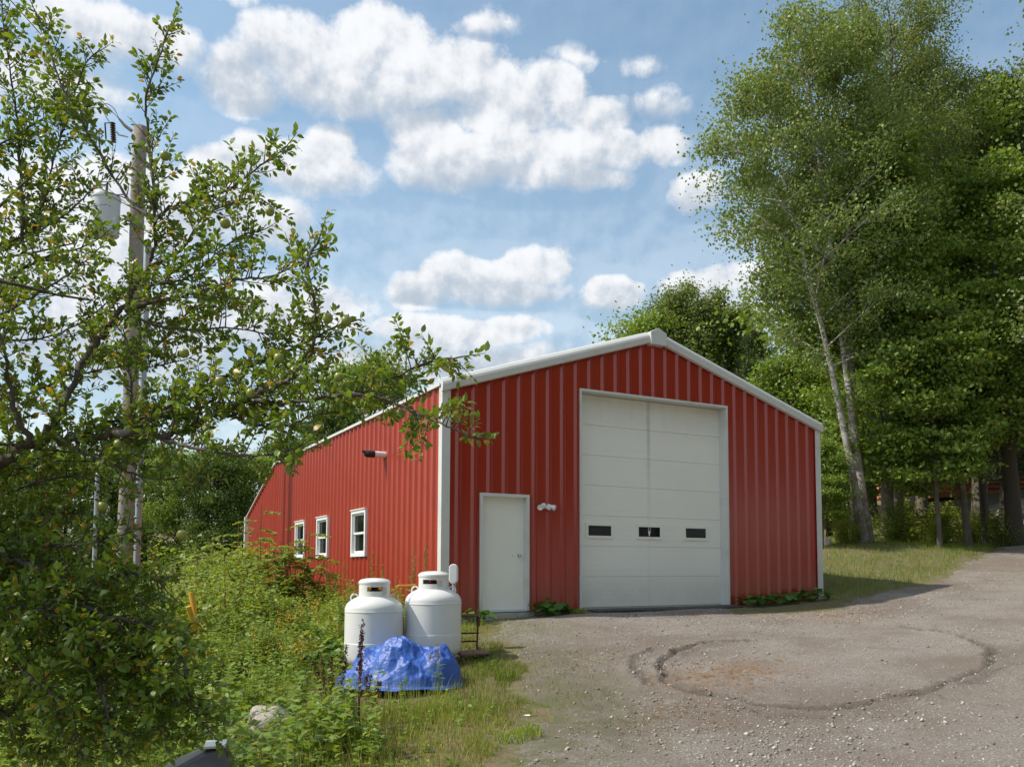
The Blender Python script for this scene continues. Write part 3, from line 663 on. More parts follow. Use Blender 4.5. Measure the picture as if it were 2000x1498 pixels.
# floor mats at the overhead door
for (p0, p1, p2, p3, lab) in ((( GX0+.15), 4.75, -.62, -.02, 'long flat black rubber mat at the left of the overhead door'), (4.80, GX1-.02, -.50, -.02, 'flat black rubber mat at the right foot of the overhead door')):
    mb = MB(); n = 10
    xs = np.linspace(p0, p1, n+1)
    for i in range(n):
        xa, xb = xs[i], xs[i+1]; ya = p2+.14*(1-(i/n))*(1 if p0 < 4 else -.2)
        za, zb = max(s1(xa, -.35), s1(xa, -.1))+.016, max(s1(xb, -.35), s1(xb, -.1))+.016
        mb.add([(xa, ya, za), (xb, ya, zb), (xb, p3, zb+.012), (xa, p3, za+.012), (xa, ya, za-.03), (xb, ya, zb-.03), (xb, p3, zb-.03), (xa, p3, za-.03)],
               [(0, 1, 2, 3), (4, 7, 6, 5), (0, 4, 5, 1), (2, 6, 7, 3)]+([(0, 3, 7, 4)] if i == 0 else [])+([(1, 5, 6, 2)] if i == n-1 else []))
    tag(mb.build('floor_mat', 'mat_black'), lab, 'mat', 'mats at the overhead door')

# flood lamp on the front wall
fx, fz = 6.50*ft, 1.92
fl = thing('flood_light', 'white twin flood light with motion sensor between the two doors', 'flood light', (fx, -.035, fz))
MB().lathe([(0, 0), (.055, 0), (.055, .03), (.03, .05), (0, .05)], 16).build('mount', 'frame_white', fl, smooth=True).rotation_euler = (R(90), 0, 0)
def bulb(dx, dz, ang, tilt):
    m_ = MB().lathe([(0, 0), (.024, 0), (.026, .06), (.05, .13), (.053, .155), (.047, .155), (.04, .14), (0, .135)], 16)
    o_ = m_.build('lamp_head', 'frame_white', fl, smooth=True); o_.location = (dx, -.05, dz); o_.rotation_euler = (R(90)+tilt, 0, ang); return o_
bulb(-.04, .02, R(-48), R(24)); bulb(.07, .02, R(42), R(24))
o_ = MB().lathe([(0, 0), (.022, 0), (.032, .03), (.036, .09), (.028, .12), (0, .125)], 14).build('sensor', 'frame_white', fl, smooth=True); o_.location = (.03, -.05, -.02); o_.rotation_euler = (R(108), 0, R(8))
# exhaust vent on the side wall
vy, vz = 3.12, 3.10
vp = thing('exhaust_vent', 'white vent pipe with black elbow cap on the red side wall', 'vent', (0, vy, vz))
MB().tube([(.05, 0, 0), (-.26, 0, 0)], .066, 18).build('pipe', 'frame_white', vp, smooth=True)
mb = MB().tube([(-.24, 0, 0), (-.36, 0, 0), (-.40, 0, -.004), (-.43, 0, .02)], [.074, .074, .068, .045], 18); mb.tube([(-.40, 0, .02), (-.50, 0, .055)], [.05, .012], 10); mb.build('cap', 'black_plastic', vp, smooth=True)

# ------------------------------------------------------------------ tanks
def tank(px, z, label, rz):
    P = at(px, 1306, z); gz = s1(P[0], P[1]); t_ = thing('propane_tank', label, 'gas tank', (P[0], P[1], gz-.02), rz, 'propane tanks beside the barn')
    r, hh = .385, 1.10
    prof = [(r*.80, 0), (r*.80, .06), (r*.9, .075)]+[(r*math.cos(a_), .26-.185*math.sin(a_)) for a_ in np.linspace(R(60), 0, 6)]+[(r+.004, .45), (r+.004, .455), (r, .46)]
    prof += [(r, hh-.24), (r+.004, hh-.236), (r+.004, hh-.222), (r, hh-.218)]+[(r*math.cos(a_), hh-.20+.20*math.sin(a_)) for a_ in np.linspace(R(4), R(89), 11)]
    body = MB().lathe(prof, 48).build('tank_body', 'tank_white', t_, smooth=True)
    MB().box(r-.003, r+.0025, -.004, .004, .46, hh-.24).build('weld_seam', 'tank_white', t_)
    # collar with hand slots
    n, rc, z0, z1 = 60, .205, hh-.045, hh+.165; mb = MB(); rows = [z0, z0+.03, z0+.085, z0+.145, z1-.03, z1]
    def slot(i):
        a_ = (i/n*360) % 180; return 62 < a_ < 118
    for j in range(len(rows)-1):
        for i in range(n):
            if j == 2 and slot(i+.5): continue
            for rr, fl_ in ((rc, 0), (rc-.012, 1)):
                q_ = [(rr*math.cos(2*math.pi*(i+k_)/n), rr*math.sin(2*math.pi*(i+k_)/n), zz) for k_, zz in ((0, rows[j]), (1, rows[j]), (1, rows[j+1]), (0, rows[j+1]))]
                mb.add(q_, [(0, 1, 2, 3)])
    co_ = mb.build('collar', 'tank_white', t_, smooth='all')
    MB().lathe([(rc-.012, z1-.03), (rc+.006, z1-.028), (rc+.008, z1), (rc*.9, z1+.03), (rc*.5, z1+.048), (0, z1+.052)], 40).build('lid', 'tank_white', t_, smooth=True)
    mb = MB().tube([(0, 0, hh-.03), (0, 0, hh+.06)], .03, 12); mb.tube([(-.06, 0, hh+.04), (.08, 0, hh+.04)], .018, 10); mb.tube([(0, 0, hh+.06), (0, 0, hh+.09)], .045, 12); mb.build('valve', 'dark_metal', t_, smooth=True)
    for s_ in (-1, 1):
        pts = [(s_*(.262+.048*math.cos(a_)), 0, hh-.052+.055*math.sin(a_)) for a_ in np.linspace(R(-25), R(205), 12)]
        MB().tube(pts, .011, 8).build('lifting_lug', 'tank_white', t_, smooth=True)
    MB().add([((rc+.002)*math.cos(a_), (rc+.002)*math.sin(a_), z_) for z_ in (z0+.045, z0+.135) for a_ in np.linspace(R(-62), R(-40), 5)], [(i, i+1, i+6, i+5) for i in range(4)]).build('label_plate', 'sticker', t_)
    return t_, P, gz
TL = tank(729, 11.75, 'white propane tank on the left, blank side and long seam showing', -YAW+R(14))
TR = tank(845, 12.05, 'white propane tank on the right, label plate on its collar', -YAW-R(6))
hose = [at(812, 1142, 11.95), at(795, 1143, 11.9), at(778, 1144, 11.87), at(774, 1150, 11.86), at(775, 1166, 11.86), at(780, 1188, 11.88), at(787, 1206, 11.95), at(789, 1240, 12.0), at(790, 1290, 12.0)]
def smooth_pts(P, n=6):
    P = np.array(P, float); t = np.arange(len(P)); out = []
    Q = np.vstack([2*P[0]-P[1], P, 2*P[-1]-P[-2]])
    for i in range(len(P)-1):
        for u in np.linspace(0, 1, n, endpoint=False):
            a, b, c, d = Q[i], Q[i+1], Q[i+2], Q[i+3]
            out.append(.5*((2*b)+(c-a)*u+(2*a-5*b+4*c-d)*u*u+(3*b-a-3*c+d)*u**3))
    return np.array(out+[P[-1]])
tag(MB().tube(smooth_pts(hose), .0115, 8).build('gas_hose', 'hose_yellow', smooth=True), 'yellow gas hose hanging down between the two white tanks', 'hose')
P = at(886, 1200, 12.75); gz = s1(P[0], P[1])
ub = thing('utility_box', 'pale capsule shaped utility box on a grey post behind the tanks', 'utility box', (P[0], P[1], gz), -YAW)
zt = at(887, 1101, 12.75)[2]-gz; zb_ = at(887, 1140, 12.75)[2]-gz
MB().tube([(0, .0, -.1), (0, .0, zb_+.04)], .028, 10).build('post', 'galv', ub, smooth=True)
hw = .062; pl = [(hw*math.cos(a_), zt-hw+hw*math.sin(a_)) for a_ in np.linspace(0, math.pi, 9)]+[(hw*math.cos(a_), zb_+hw+hw*math.sin(a_)) for a_ in np.linspace(math.pi, 2*math.pi, 9)]
MB().prism(pl, -.10, .0).build('housing', 'frame_white', ub, bevel=.008)
MB().prism([(x*.78, zb_+(z-zb_)*.9+.015) for x, z in pl], -.112, -.102).build('cover', 'tank_white', ub)
# rusty folding step stand
P = at(920, 1300, 12.25); gz = s1(P[0], P[1])
st = thing('step_stand', 'rusty metal step stand with two treads right of the tanks', 'step stand', (P[0], P[1], gz), -YAW+R(22))
def lz(py, z=12.35): return at(912, py, z)[2]-gz
zu, zl = lz(1203), lz(1272)
M1 = Matrix.Translation((-.06, .22, zu)) @ Matrix.Rotation(R(-9), 4, 'X')
MB().box(-.23, .20, -.13, .13, -.012, .012, M1).build('upper_tread', 'rust_board', st)
M2 = Matrix.Translation((.03, -.10, zl)) @ Matrix.Rotation(R(5), 4, 'X')
MB().box(-.24, .19, -.13, .13, -.012, .012, M2).build('lower_tread', 'rust_board', st)
for s_ in (-1, 1):
    x_ = s_*.185-.04
    MB().tube([(x_+.02, .30, -.03), (x_, .16, zu-.02)], .014, 8).build('rear_leg', 'rust', st, smooth=True)
    MB().tube([(x_+.05, -.36, -.03), (x_+.03, -.12, zl-.01)], .017, 8).build('front_leg', 'rust', st, smooth=True)
    MB().tube([(x_+.02, .24, zl+.02), (x_+.03, -.12, zl-.02)], .012, 8).build('side_rail', 'rust', st, smooth=True)
    MB().box(x_-.012, x_+.012, .10, .20, zu-.15, zu-.01).build('bracket', 'rust', st)
MB().tube([(-.24, .2, (zu+zl)/2), (.17, .2, (zu+zl)/2)], .012, 8).build('cross_bar', 'rust', st, smooth=True)
MB().tube([(-.24, .27, .22), (.17, .27, .22)], .012, 8).build('cross_bar', 'rust', st, smooth=True)

# blue tarp over a heap
T0 = at(784, 1330, 10.95); gz = s1(T0[0], T0[1]); sc_ = 10.95/FPX
def tarp():
    rng = np.random.default_rng(5)
    n = 150; u = np.linspace(-.78, .78, n); v = np.linspace(-.62, .62, 110); U, Vv = np.meshgrid(u, v, indexing='ij')
    bumps = [(-.06, .04, .40, .44, .52), (.38, .0, .33, .38, .44), (-.38, .02, .26, .32, .41), (-.52, -.12, .26, .22, .17), (.05, -.22, .44, .26, .28)]
    wx = U+(vnoise(U*2.5+9, Vv*2.5, 2)-.5)*.12; wy = Vv+(vnoise(U*2.5, Vv*2.5+7, 3)-.5)*.12
    Z = np.zeros_like(U); skirt = np.full(U.shape, 9.)
    for (bx, by, rx, ry, hh) in bumps:
        d = np.sqrt(((wx-bx)/rx)**2+((wy-by)/ry)**2); Z += (hh*np.clip(1-d**2.2, 0, 1)**.62)**5; skirt = np.minimum(skirt, d-1)
    Z = Z**.2
    def ridged(a, b, s):                                   # straight edged folds: facets instead of smooth lobes
        th = [.3+s, 1.4+s*1.7, 2.5+s*.6]; return 1-np.abs(((sum(np.abs(((a*math.cos(t_)+b*math.sin(t_)+vnoise(a*.7+t_, b*.7, s)*1.1) % 1.)-.5) for t_ in th)/.75) % 1.)*2-1)
    ang = np.arctan2(Vv+.05, U+.02)
    cre = .060*ridged(U*1.5+Vv*.8+5, Vv*1.9-U*.7, 22)**1.3+.045*ridged(U*2.6-Vv*1.2, Vv*3.0+U*.8+3, 24)**1.5+.014*ridged(U*6, Vv*6+2, 23)**1.5
    Z = Z+(cre-.05)*np.clip(Z/.2, 0, 1)
    lim = .16+.14*vnoise(ang*2.5, ang*0+2, 4); keep = skirt < lim
    Z = Z+.035*np.clip(1-skirt/.2, 0, 1)+.02*vnoise(U*8, Vv*8, 9)
    i, j = np.meshgrid(np.arange(n-1), np.arange(109), indexing='ij'); a = i*110+j
    F = np.stack([a, a+110, a+111, a+1], -1).reshape(-1, 4); F = F[keep.ravel()[F].all(1)]
    V_ = np.stack([U, Vv, Z], -1).reshape(-1, 3)
    used = np.zeros(len(V_), bool); used[F.ravel()] = True; idx = np.cumsum(used)-1
    me = mesh_arrays('tarp', V_[used], idx[F], 'blue_tarp'); me.polygons.foreach_set('use_smooth', [True]*len(me.polygons))
    o = link('tarp', me, None, (T0[0], T0[1], gz+.015)); o.rotation_euler.z = -YAW
    md = o.modifiers.new('solid', 'SOLIDIFY'); md.thickness = .004
    return tag(o, 'crumpled blue tarpaulin draped over a heap in front of the tanks', 'tarp')
tarp()

# ------------------------------------------------------------------ utility pole, posts, wires
PX, PY = at(247, 1000, 24.6)[:2]; gz = s1(PX, PY)
up_ = thing('utility_pole', 'weathered wooden utility pole with grey transformer behind the apple branches', 'utility pole', (PX, PY, gz))
ht = at(262, 243, 24.6)[2]-gz+.33
rng0 = np.random.default_rng(3)
zz = np.linspace(-.3, ht, 16); MB().tube([(.012*math.sin(z*1.3), .01*math.cos(z*.9), z) for z in zz], list(np.linspace(.215, .185, 16)), 20).build('pole', 'pole_wood', up_, smooth='all')
lx, ly = -_R[0], -_R[1]                                  # towards the left of the picture
def rel(px, py, dz=0): q_ = at(px, py, 24.6+dz); return np.array([q_[0]-PX, q_[1]-PY, q_[2]-gz])
c_ = rel(206, 420, .1)
tr_ = MB().lathe([(0, -.60), (.34, -.60), (.37, -.57), (.37, .42), (.39, .43), (.39, .50), (.36, .55), (.14, .63), (0, .64)], 28, tuple(c_)).build('transformer', 'transformer', up_, smooth=True)
MB().tube([c_+[.0, 0, .6], c_+[.02, 0, .95]], [.04, .025], 10).build('bushing', 'porcelain', tr_, smooth=True)
MB().box(-.06, .06, -.06, .06, -.06, .06, Matrix.Translation((lx*.28, ly*.28, c_[2]+.1))).build('bracket', 'steel', up_)
a_, b_ = rel(247, 268), rel(222, 263)
MB().tube([rel(250, 268), rel(232, 264), rel(228, 258)], .022, 8).build('crossarm_bracket', 'galv', up_, smooth=True)
ins = MB(); p0, p1 = rel(222, 277), rel(220, 241)
for k_ in range(9):
    q_ = p0+(p1-p0)*k_/8.; ins.lathe([(.03, -.025), (.075, -.01), (.075, 0), (.03, .02)], 12, tuple(q_))
ins.build('insulator', 'porcelain', up_, smooth=True)
MB().tube([rel(207, 272), rel(205, 241), rel(222, 240)], .022, 8).build('fuse_cutout', 'wire', up_, smooth=True)
MB().tube([rel(257, 256), rel(244, 246), rel(233, 233)], [.05, .045, .03], 10).build('strain_insulator', 'pole_wood', up_, smooth=True)
MB().tube(smooth_pts([rel(233, 233), rel(222, 212), rel(207, 203), rel(198, 210), rel(207, 228), rel(214, 240)]), .010, 6).build('jumper_wire', 'wire', up_)
MB().tube(smooth_pts([rel(220, 277), rel(218, 330), rel(206, 372)]), .006, 6).build('jumper_wire', 'wire', up_)
def wire(pts, label, r=.009):
    tag(MB().tube(smooth_pts(pts, 8), r, 6).build('power_line', 'wire'), label, 'wire', 'overhead wires')
far_ = at(12, -8, 15.0)
e0 = at(233, 233, 24.6); wire([e0, (e0+far_)/2+np.array([0, 0, -.05]), far_, far_+(far_-e0)*.8], 'thin black power line running from the pole top up to the left corner')
e0 = at(250, 400, 24.6); far_ = at(0, 186, 15.0); wire([e0, (e0+far_)/2+np.array([0, 0, -.05]), far_, far_+(far_-e0)*.8], 'lower thin black wire reaching the left picture edge', .007)
def post(px0, py0, px1, z, r, label, ytop):
    B = at(px0, py0, z); gz = s1(B[0], B[1]); T = at(px1, ytop, z)
    t_ = thing('metal_post', label, 'post', (B[0], B[1], gz), 0, 'grey metal posts by the utility pole')
    MB().tube([(0, 0, -.2), (0, 0, T[2]-gz)], r, 14).build('shaft', 'galv', t_, smooth=True)
    MB().tube([(0, 0, T[2]-gz), (0, 0, T[2]-gz+.03)], [r*1.15, r*.9], 14).build('cap', 'galv', t_, smooth=True)
post(267, 1100, 289, 25.2, .092, 'tall grey steel post just right of the wooden pole', 455)
post(184, 1100, 190, 26.0, .062, 'shorter grey steel post left of the wooden pole', 925)
for (a0, b0, lab) in (((373, 1158), (389, 1240), 'longer yellow guy wire guard standing in the shrubs'), ((368, 1184), (385, 1243), 'shorter yellow guy wire guard leaning beside the longer one')):
    A, B = at(*a0, 13.6 if a0[0] == 373 else 13.4), at(*b0, 13.5); D_ = (B-A)
    B2 = A+D_*2.0
    q_ = MB(); q_.tube([B2, A], .040, 10); tag(q_.build('guy_guard', 'yellow_guard', smooth=True), lab, 'guy guard', 'yellow guy wire guards')

# ------------------------------------------------------------------ rocks and box
def rock(px, py, z, r, label, mat, sx=(1, 1, 1), seed=1, name='rock'):
    P = at(px, py, z); gz = s1(P[0], P[1]); bm = bmesh.new(); bmesh.ops.create_icosphere(bm, subdivisions=4, radius=1)
    rng = np.random.default_rng(seed); pl = norm(rng.normal(size=(16, 3))); dd = rng.uniform(.62, .95, 16)
    for v in bm.verts:
        p = np.array(v.co); s = 1.0
        for n_, d_ in zip(pl, dd):
            q_ = p@n_
            if q_ > d_: p = p-n_*(q_-d_)*.9
        p = p+p*(.05*(vnoise(np.array([p[0]*4+9]), np.array([p[1]*4+p[2]*5]), seed)[0]-.5))
        v.co = p*np.array(sx)*r
    me = bpy.data.meshes.new(name); bm.to_mesh(me); bm.free(); me.materials.append(MATS[mat])
    o = link(name, me, None, (P[0], P[1], max(gz-.1*r, P[2]-r*.2))); o.rotation_euler.z = seed; return tag(o, label, 'rock', 'rocks lying in the grass')
rock(525, 1408, 8.9, .36, 'pale grey boulder half buried in weeds below the tanks', 'pale_rock', (1, .8, .72), 4)
rock(1609, 1070, 27, .32, 'pinkish boulder just right of the barn corner', 'pink_rock', (1, .9, .9), 7)
rock(1775, 978, 36, .55, 'pale pink boulder under the trees left of the log house', 'pink_rock', (1.2, .9, .7), 9)
B0 = at(392, 1500, 5.6); gz = s1(B0[0], B0[1])
bx_ = thing('metal_bin', 'black metal bin with pale edged sloping lid at the bottom edge', 'bin', (B0[0], B0[1], gz), -YAW+R(18))
zt = at(395, 1462, 5.6)[2]-gz
MB().box(-.20, .16, -.16, .20, -.05, zt-.13).build('body', 'dark_metal', bx_, bevel=.008)
mb = MB(); mb.add([(-.23, -.19, zt-.125), (.19, -.19, zt-.125), (.19, .23, zt-.125), (-.23, .23, zt-.125), (.02, -.02, zt-.012), (.14, -.02, zt), (.14, .19, zt), (.02, .19, zt-.012)],
       [(0, 3, 2, 1), (4, 5, 6, 7), (0, 1, 5, 4), (1, 2, 6, 5), (2, 3, 7, 6), (3, 0, 4, 7)]); mb.build('lid', 'dark_metal', bx_)
MB().box(.015, .145, -.03, .195, zt+.002, zt+.016).build('lid_edge', 'bright_metal', bx_)

# ------------------------------------------------------------------ log house far right
HB = at(1905, 952, 52); hg = h1(HB[0], HB[1]); hz = -YAW+R(8)
hs = thing('log_house', 'orange brown log house with grey roof behind the right trees', 'house', (HB[0], HB[1], hg), hz)
for k_ in range(9): MB().tube([(-3.6, 0, .15+k_*.29), (7.5, 0, .15+k_*.29)], .155, 10).build('log', 'log_wall', hs, smooth=True)
for k_ in range(9): MB().tube([(-3.45, .1, .15+k_*.29), (-3.45, 5.5, .15+k_*.29)], .15, 10).build('log', 'log_wall', hs, smooth=True)
MB().box(-3.4, 7.4, .12, 5.5, 0, 2.6).build('wall_core', 'log_wall', hs)
mb = MB(); mb.prism([(-1.9, 2.45), (2.8, 4.7), (7.3, 2.45), (7.3, 2.6), (2.8, 4.88), (-1.9, 2.6)], -4.3, 8.2, axis=0); mb.build('roof', 'shingle', hs)
for x_ in (-3.3, -.4, 2.6, 5.6): MB().tube([(x_, -1.6, -.3), (x_, -1.6, 2.6)], .11, 10).build('porch_post', 'log_wall', hs, smooth=True)
MB().box(-3.7, 7.5, -1.75, -.12, -.35, .0).build('porch_floor', 'log_wall', hs)
MB().tube([(-3.3, -1.6, .85), (5.6, -1.6, .85)], .05, 8).build('porch_rail', 'log_wall', hs, smooth=True)
for x_ in (-1.8, 1.2, 4.2):
    w_ = MB().box(x_-.55, x_+.55, -.2, -.1, .9, 2.1).build('window', 'frame_white', hs); MB().box(x_-.47, x_+.47, -.215, -.2, .98, 2.02).build('pane', 'window_glass', w_)

# ------------------------------------------------------------------ trees
def grow(rng, Ht, r0, lean=(0, 0), lo=.3, cw=3., prof=None, n_limbs=26, up=.5, n_sec=6, sag=0.0, wob=.15, curve=1.3, r_tip=.03):
    prof = prof or (lambda s: math.sin(math.pi*min(1, .12+s*.88))**.7)
    tz = np.linspace(0, 1, 14); ph = rng.uniform(0, 6, 4)
    tr = np.stack([lean[0]*tz**curve+wob*np.sin(tz*5+ph[0])*tz, lean[1]*tz**curve+wob*np.sin(tz*4+ph[1])*tz, tz*Ht], 1)
    tr[0, 2] = -.3
    polys = [(tr, r0*(1-tz)**.9*(1+.35*np.exp(-tz*25))+r_tip*.6, 10)]
    clus = []; ga = rng.uniform(0, 6)
    for i in range(n_limbs):
        s = (i+.5)/n_limbs; t = lo+(.985-lo)*s; p = np.array([np.interp(t, tz, tr[:, k_]) for k_ in range(3)])
        ga += 2.399+rng.normal(0, .3); L = max(.35, cw*prof(s)*rng.uniform(.72, 1.18)); e = up+rng.normal(0, .12)+.25*s
        d = np.array([math.cos(ga)*math.cos(e), math.sin(ga)*math.cos(e), math.sin(e)])
        u = np.linspace(0, 1, 6)[:, None]; pts = p+d*L*u+np.array([0, 0, 1.])*(sag*L*u**2)+np.array([math.sin(ga), -math.cos(ga), 0])*rng.normal(0, .06)*L*u**2
        rr = min(r0*.42, .012+.016*L)*(1-t*.35); polys.append((pts, rr*(1-u[:, 0]*.85), 5))
        clus.append(pts[-1]); 
        for k_ in range(n_sec):
            q_ = rng.uniform(.25, 1); b = p+(d*L*q_)+np.array([0, 0, 1.])*sag*L*q_**2
            g2 = ga+rng.choice([-1, 1])*rng.uniform(.4, 1.2); e2 = e*.6+rng.normal(.05, .3); L2 = L*rng.uniform(.22, .48)*(1.25-q_*.5)+.15
            d2 = np.array([math.cos(g2)*math.cos(e2), math.sin(g2)*math.cos(e2), math.sin(e2)])
            u2 = np.linspace(0, 1, 4)[:, None]; pp = b+d2*L2*u2+np.array([0, 0, 1.])*sag*.6*L2*u2**2
            polys.append((pp, rr*.42*(1-u2[:, 0]*.8)+.003, 3)); clus += [pp[-1], pp[2]]+([pp[1]] if L2 > .9 else [])
    return polys, np.array(clus)
def foliage(rng, clus, n, rc, flat, lsz, wid=.42, hang=.3, up=1.0, tilt=.62):
    wt = np.exp(rng.normal(size=len(clus))*.85); k_ = rng.choice(len(clus), n, p=wt/wt.sum()); szs = rng.uniform(.55, 1.25, len(clus))[k_]
    P = clus[k_]+rng.normal(size=(n, 3))*np.array([rc, rc, rc*flat])*szs[:, None]
    N = norm(np.array([0, 0, up])+rng.normal(size=(n, 3))*tilt); D = rng.normal(size=(n, 3)); D[:, 2] -= hang
    D = D-(D*N).sum(1)[:, None]*N*.85
    L = lsz*rng.uniform(.7, 1.3, n); return leaf_cards(P, D, N, L, L*wid)
def tree_meshes(seed, bark, leaf, n_leaves, rc, flat, lsz, hang=.3, stems=None, wid=.42, up=1.0, **kw):
    rng = np.random.default_rng(seed); trunks, clus, wts = [], [], []
    for st_ in (stems or [{}]):
        k2 = dict(kw); k2.update({a: b for a, b in st_.items() if a != 'off'}); p, c = grow(rng, **k2); off = np.array(st_.get('off', (0, 0, 0.)))
        p = [(a+off, b, n) for a, b, n in p]; trunks.append(p); clus.append(c+off)
    C = np.concatenate(clus); V, F = foliage(rng, C, n_leaves, rc, flat, lsz, wid, hang, up, .42 if 'maple' in leaf else .62); cm = mesh_arrays('crown', V, F, leaf)
    tms = []
    for p in trunks:
        V, F = tube_arrays(p); m = mesh_arrays('trunk', V, F, bark); m.polygons.foreach_set('use_smooth', [True]*len(m.polygons)); tms.append(m)
    return tms, cm
def plant_tree(name, label, meshes, P, rz=0, top=None, group=None, cat='tree'):
    gz = s1(P[0], P[1]); z_ = (np.array([P[0], P[1], 0])-CAM)@_F; co = np.empty(len(meshes[1].vertices)*3, np.float32); meshes[1].vertices.foreach_get('co', co); sc_ = 1.0 if top is None else (at(1000, top, z_)[2]-gz)/float(np.percentile(co[2::3], 99.7)); t_ = thing(name, label, cat, (P[0], P[1], gz-.05), rz, group); t_.scale = (sc_, sc_, sc_)
    for m in meshes[0]: link('trunk', m, t_)
    link('crown', meshes[1], t_); return t_
def gpos(px, z):                       # where the picture column px stands at depth z
    d = ray(px, 1050); P = CAM+d*z; return P[0], P[1]
def lr(right, fwd=0): return tuple((_R*right+_F*fwd)[:2])
round_p = lambda s: math.sin(math.pi*min(1, .10+s*.86))**.6
taper_p = lambda s: (1-s)**.65*(.35+min(1, s*5)*.65)+.06
colum_p = lambda s: min(1, .35+s*2.2)*(1-s*.62)
GR = 'trees on the right of the barn'
# birch clump: three pale stems fanning to the left
m = tree_meshes(11, 'birch_bark', 'birch_leaf', 72000, .33, .7, .108, hang=1.0, wob=.25, lo=.36, prof=round_p, n_limbs=30, up=.55, n_sec=7,
     stems=[dict(Ht=15.5, r0=.12, lean=lr(-3.0), cw=3.3, curve=1.0), dict(Ht=18.5, r0=.13, lean=lr(-1.8, .6), cw=3.5, off=(.3, .1, 0), curve=.95), dict(Ht=18.8, r0=.12, lean=lr(-.2, 1.0), cw=2.6, off=(.1, .5, 0))])
plant_tree('birch_tree', 'tall birch clump with white stems leaning left beside the barn', m, gpos(1692, 27), top=-45, group=GR)
# aspens with upright sparse tops
m = tree_meshes(12, 'bark', 'aspen_leaf', 52000, .34, 1.0, .09, hang=1.0, wob=.2, lo=.30, prof=colum_p, n_limbs=44, up=1.12, n_sec=6, sag=.12, Ht=21.0, r0=.24, cw=4.6, lean=lr(.4))
plant_tree('aspen_tree', 'tall airy aspen with upright twigs and pale leaves at the top', m, gpos(1752, 31), top=-90, group=GR)
m2 = tree_meshes(13, 'bark', 'aspen_leaf', 36000, .34, 1.0, .09, hang=1.0, wob=.2, lo=.32, prof=colum_p, n_limbs=36, up=1.15, n_sec=6, sag=.1, Ht=19.8, r0=.20, cw=3.6, lean=lr(.7))
plant_tree('aspen_tree', 'second airy aspen right of the tallest one, pale leafed', m2, gpos(1800, 33), top=-30, group=GR)
# maples
m = tree_meshes(14, 'bark', 'maple_leaf', 46000, .40, .26, .145, hang=.25, wob=.15, lo=.12, prof=lambda s: (1-s*.75)*min(1, .5+s*3), n_limbs=44, up=.30, n_sec=8, Ht=13.8, r0=.21, cw=3.6, lean=lr(.2))
plant_tree('maple_tree', 'bright green maple with layered boughs just right of the birch stems', m, gpos(1735, 28.5), top=255, group=GR)
m = tree_meshes(15, 'bark_dark', 'maple_leaf', 44000, .43, .26, .15, hang=.25, wob=.2, lo=.22, prof=lambda s: (1-s*.7)*min(1, .5+s*3), n_limbs=42, up=.30, n_sec=8, Ht=14.5, r0=.30, cw=4.6, lean=lr(-.6))
plant_tree('maple_tree', 'big dark trunked maple at the right picture edge', m, gpos(1982, 29), top=290, group=GR)
m = tree_meshes(16, 'bark', 'maple_leaf', 30000, .36, .26, .14, hang=.25, wob=.2, lo=.35, prof=round_p, n_limbs=26, up=.35, n_sec=7, Ht=8.4, r0=.12, cw=2.6, lean=lr(-.9))
plant_tree('maple_tree', 'young maple with sunlit boughs and thin leaning trunk before the log house', m, gpos(1892, 28.5), top=560, group=GR)
ys = tree_meshes(34, 'bark', 'maple_leaf', 20000, .34, .26, .13, hang=.25, wob=.2, lo=.22, prof=round_p, n_limbs=24, up=.3, n_sec=7, Ht=6.6, r0=.07, cw=2.0)
plant_tree('maple_tree', 'slim maple sapling with bright leaves before the birch stems', ys, gpos(1606, 26.5), top=850, group=GR)
plant_tree('maple_tree', 'maple sapling with sunlit boughs midway between birch and house', ys, gpos(1835, 27.2), rz=2, top=640, group=GR)
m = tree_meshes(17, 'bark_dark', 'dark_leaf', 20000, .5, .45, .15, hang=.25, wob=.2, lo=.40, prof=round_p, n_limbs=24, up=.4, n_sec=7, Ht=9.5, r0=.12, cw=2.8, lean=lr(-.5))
plant_tree('young_tree', 'thin dark leaning tree in front of the log house lawn', m, gpos(1926, 31), top=600, group=GR)
m = tree_meshes(18, 'bark', 'maple_leaf', 36000, .45, .45, .14, hang=.3, wob=.2, lo=.3, prof=round_p, n_limbs=40, up=.5, n_sec=8, Ht=16.0, r0=.26, cw=4.6, lean=lr(0))
plant_tree('maple_tree', 'tall yellowish maple behind the big edge maple', m, gpos(1915, 36), top=140, group=GR)
m = tree_meshes(19, 'bark_dark', 'needle', 60000, .36, .55, .15, hang=.4, wob=.05, lo=.08, prof=taper_p, n_limbs=90, up=-.05, n_sec=6, sag=-.1, Ht=16.5, r0=.25, cw=3.3, wid=.16)
plant_tree('spruce_tree', 'dark spruce rising behind the maples at the right edge', m, gpos(1972, 35), top=115, group=GR)
SPR = m
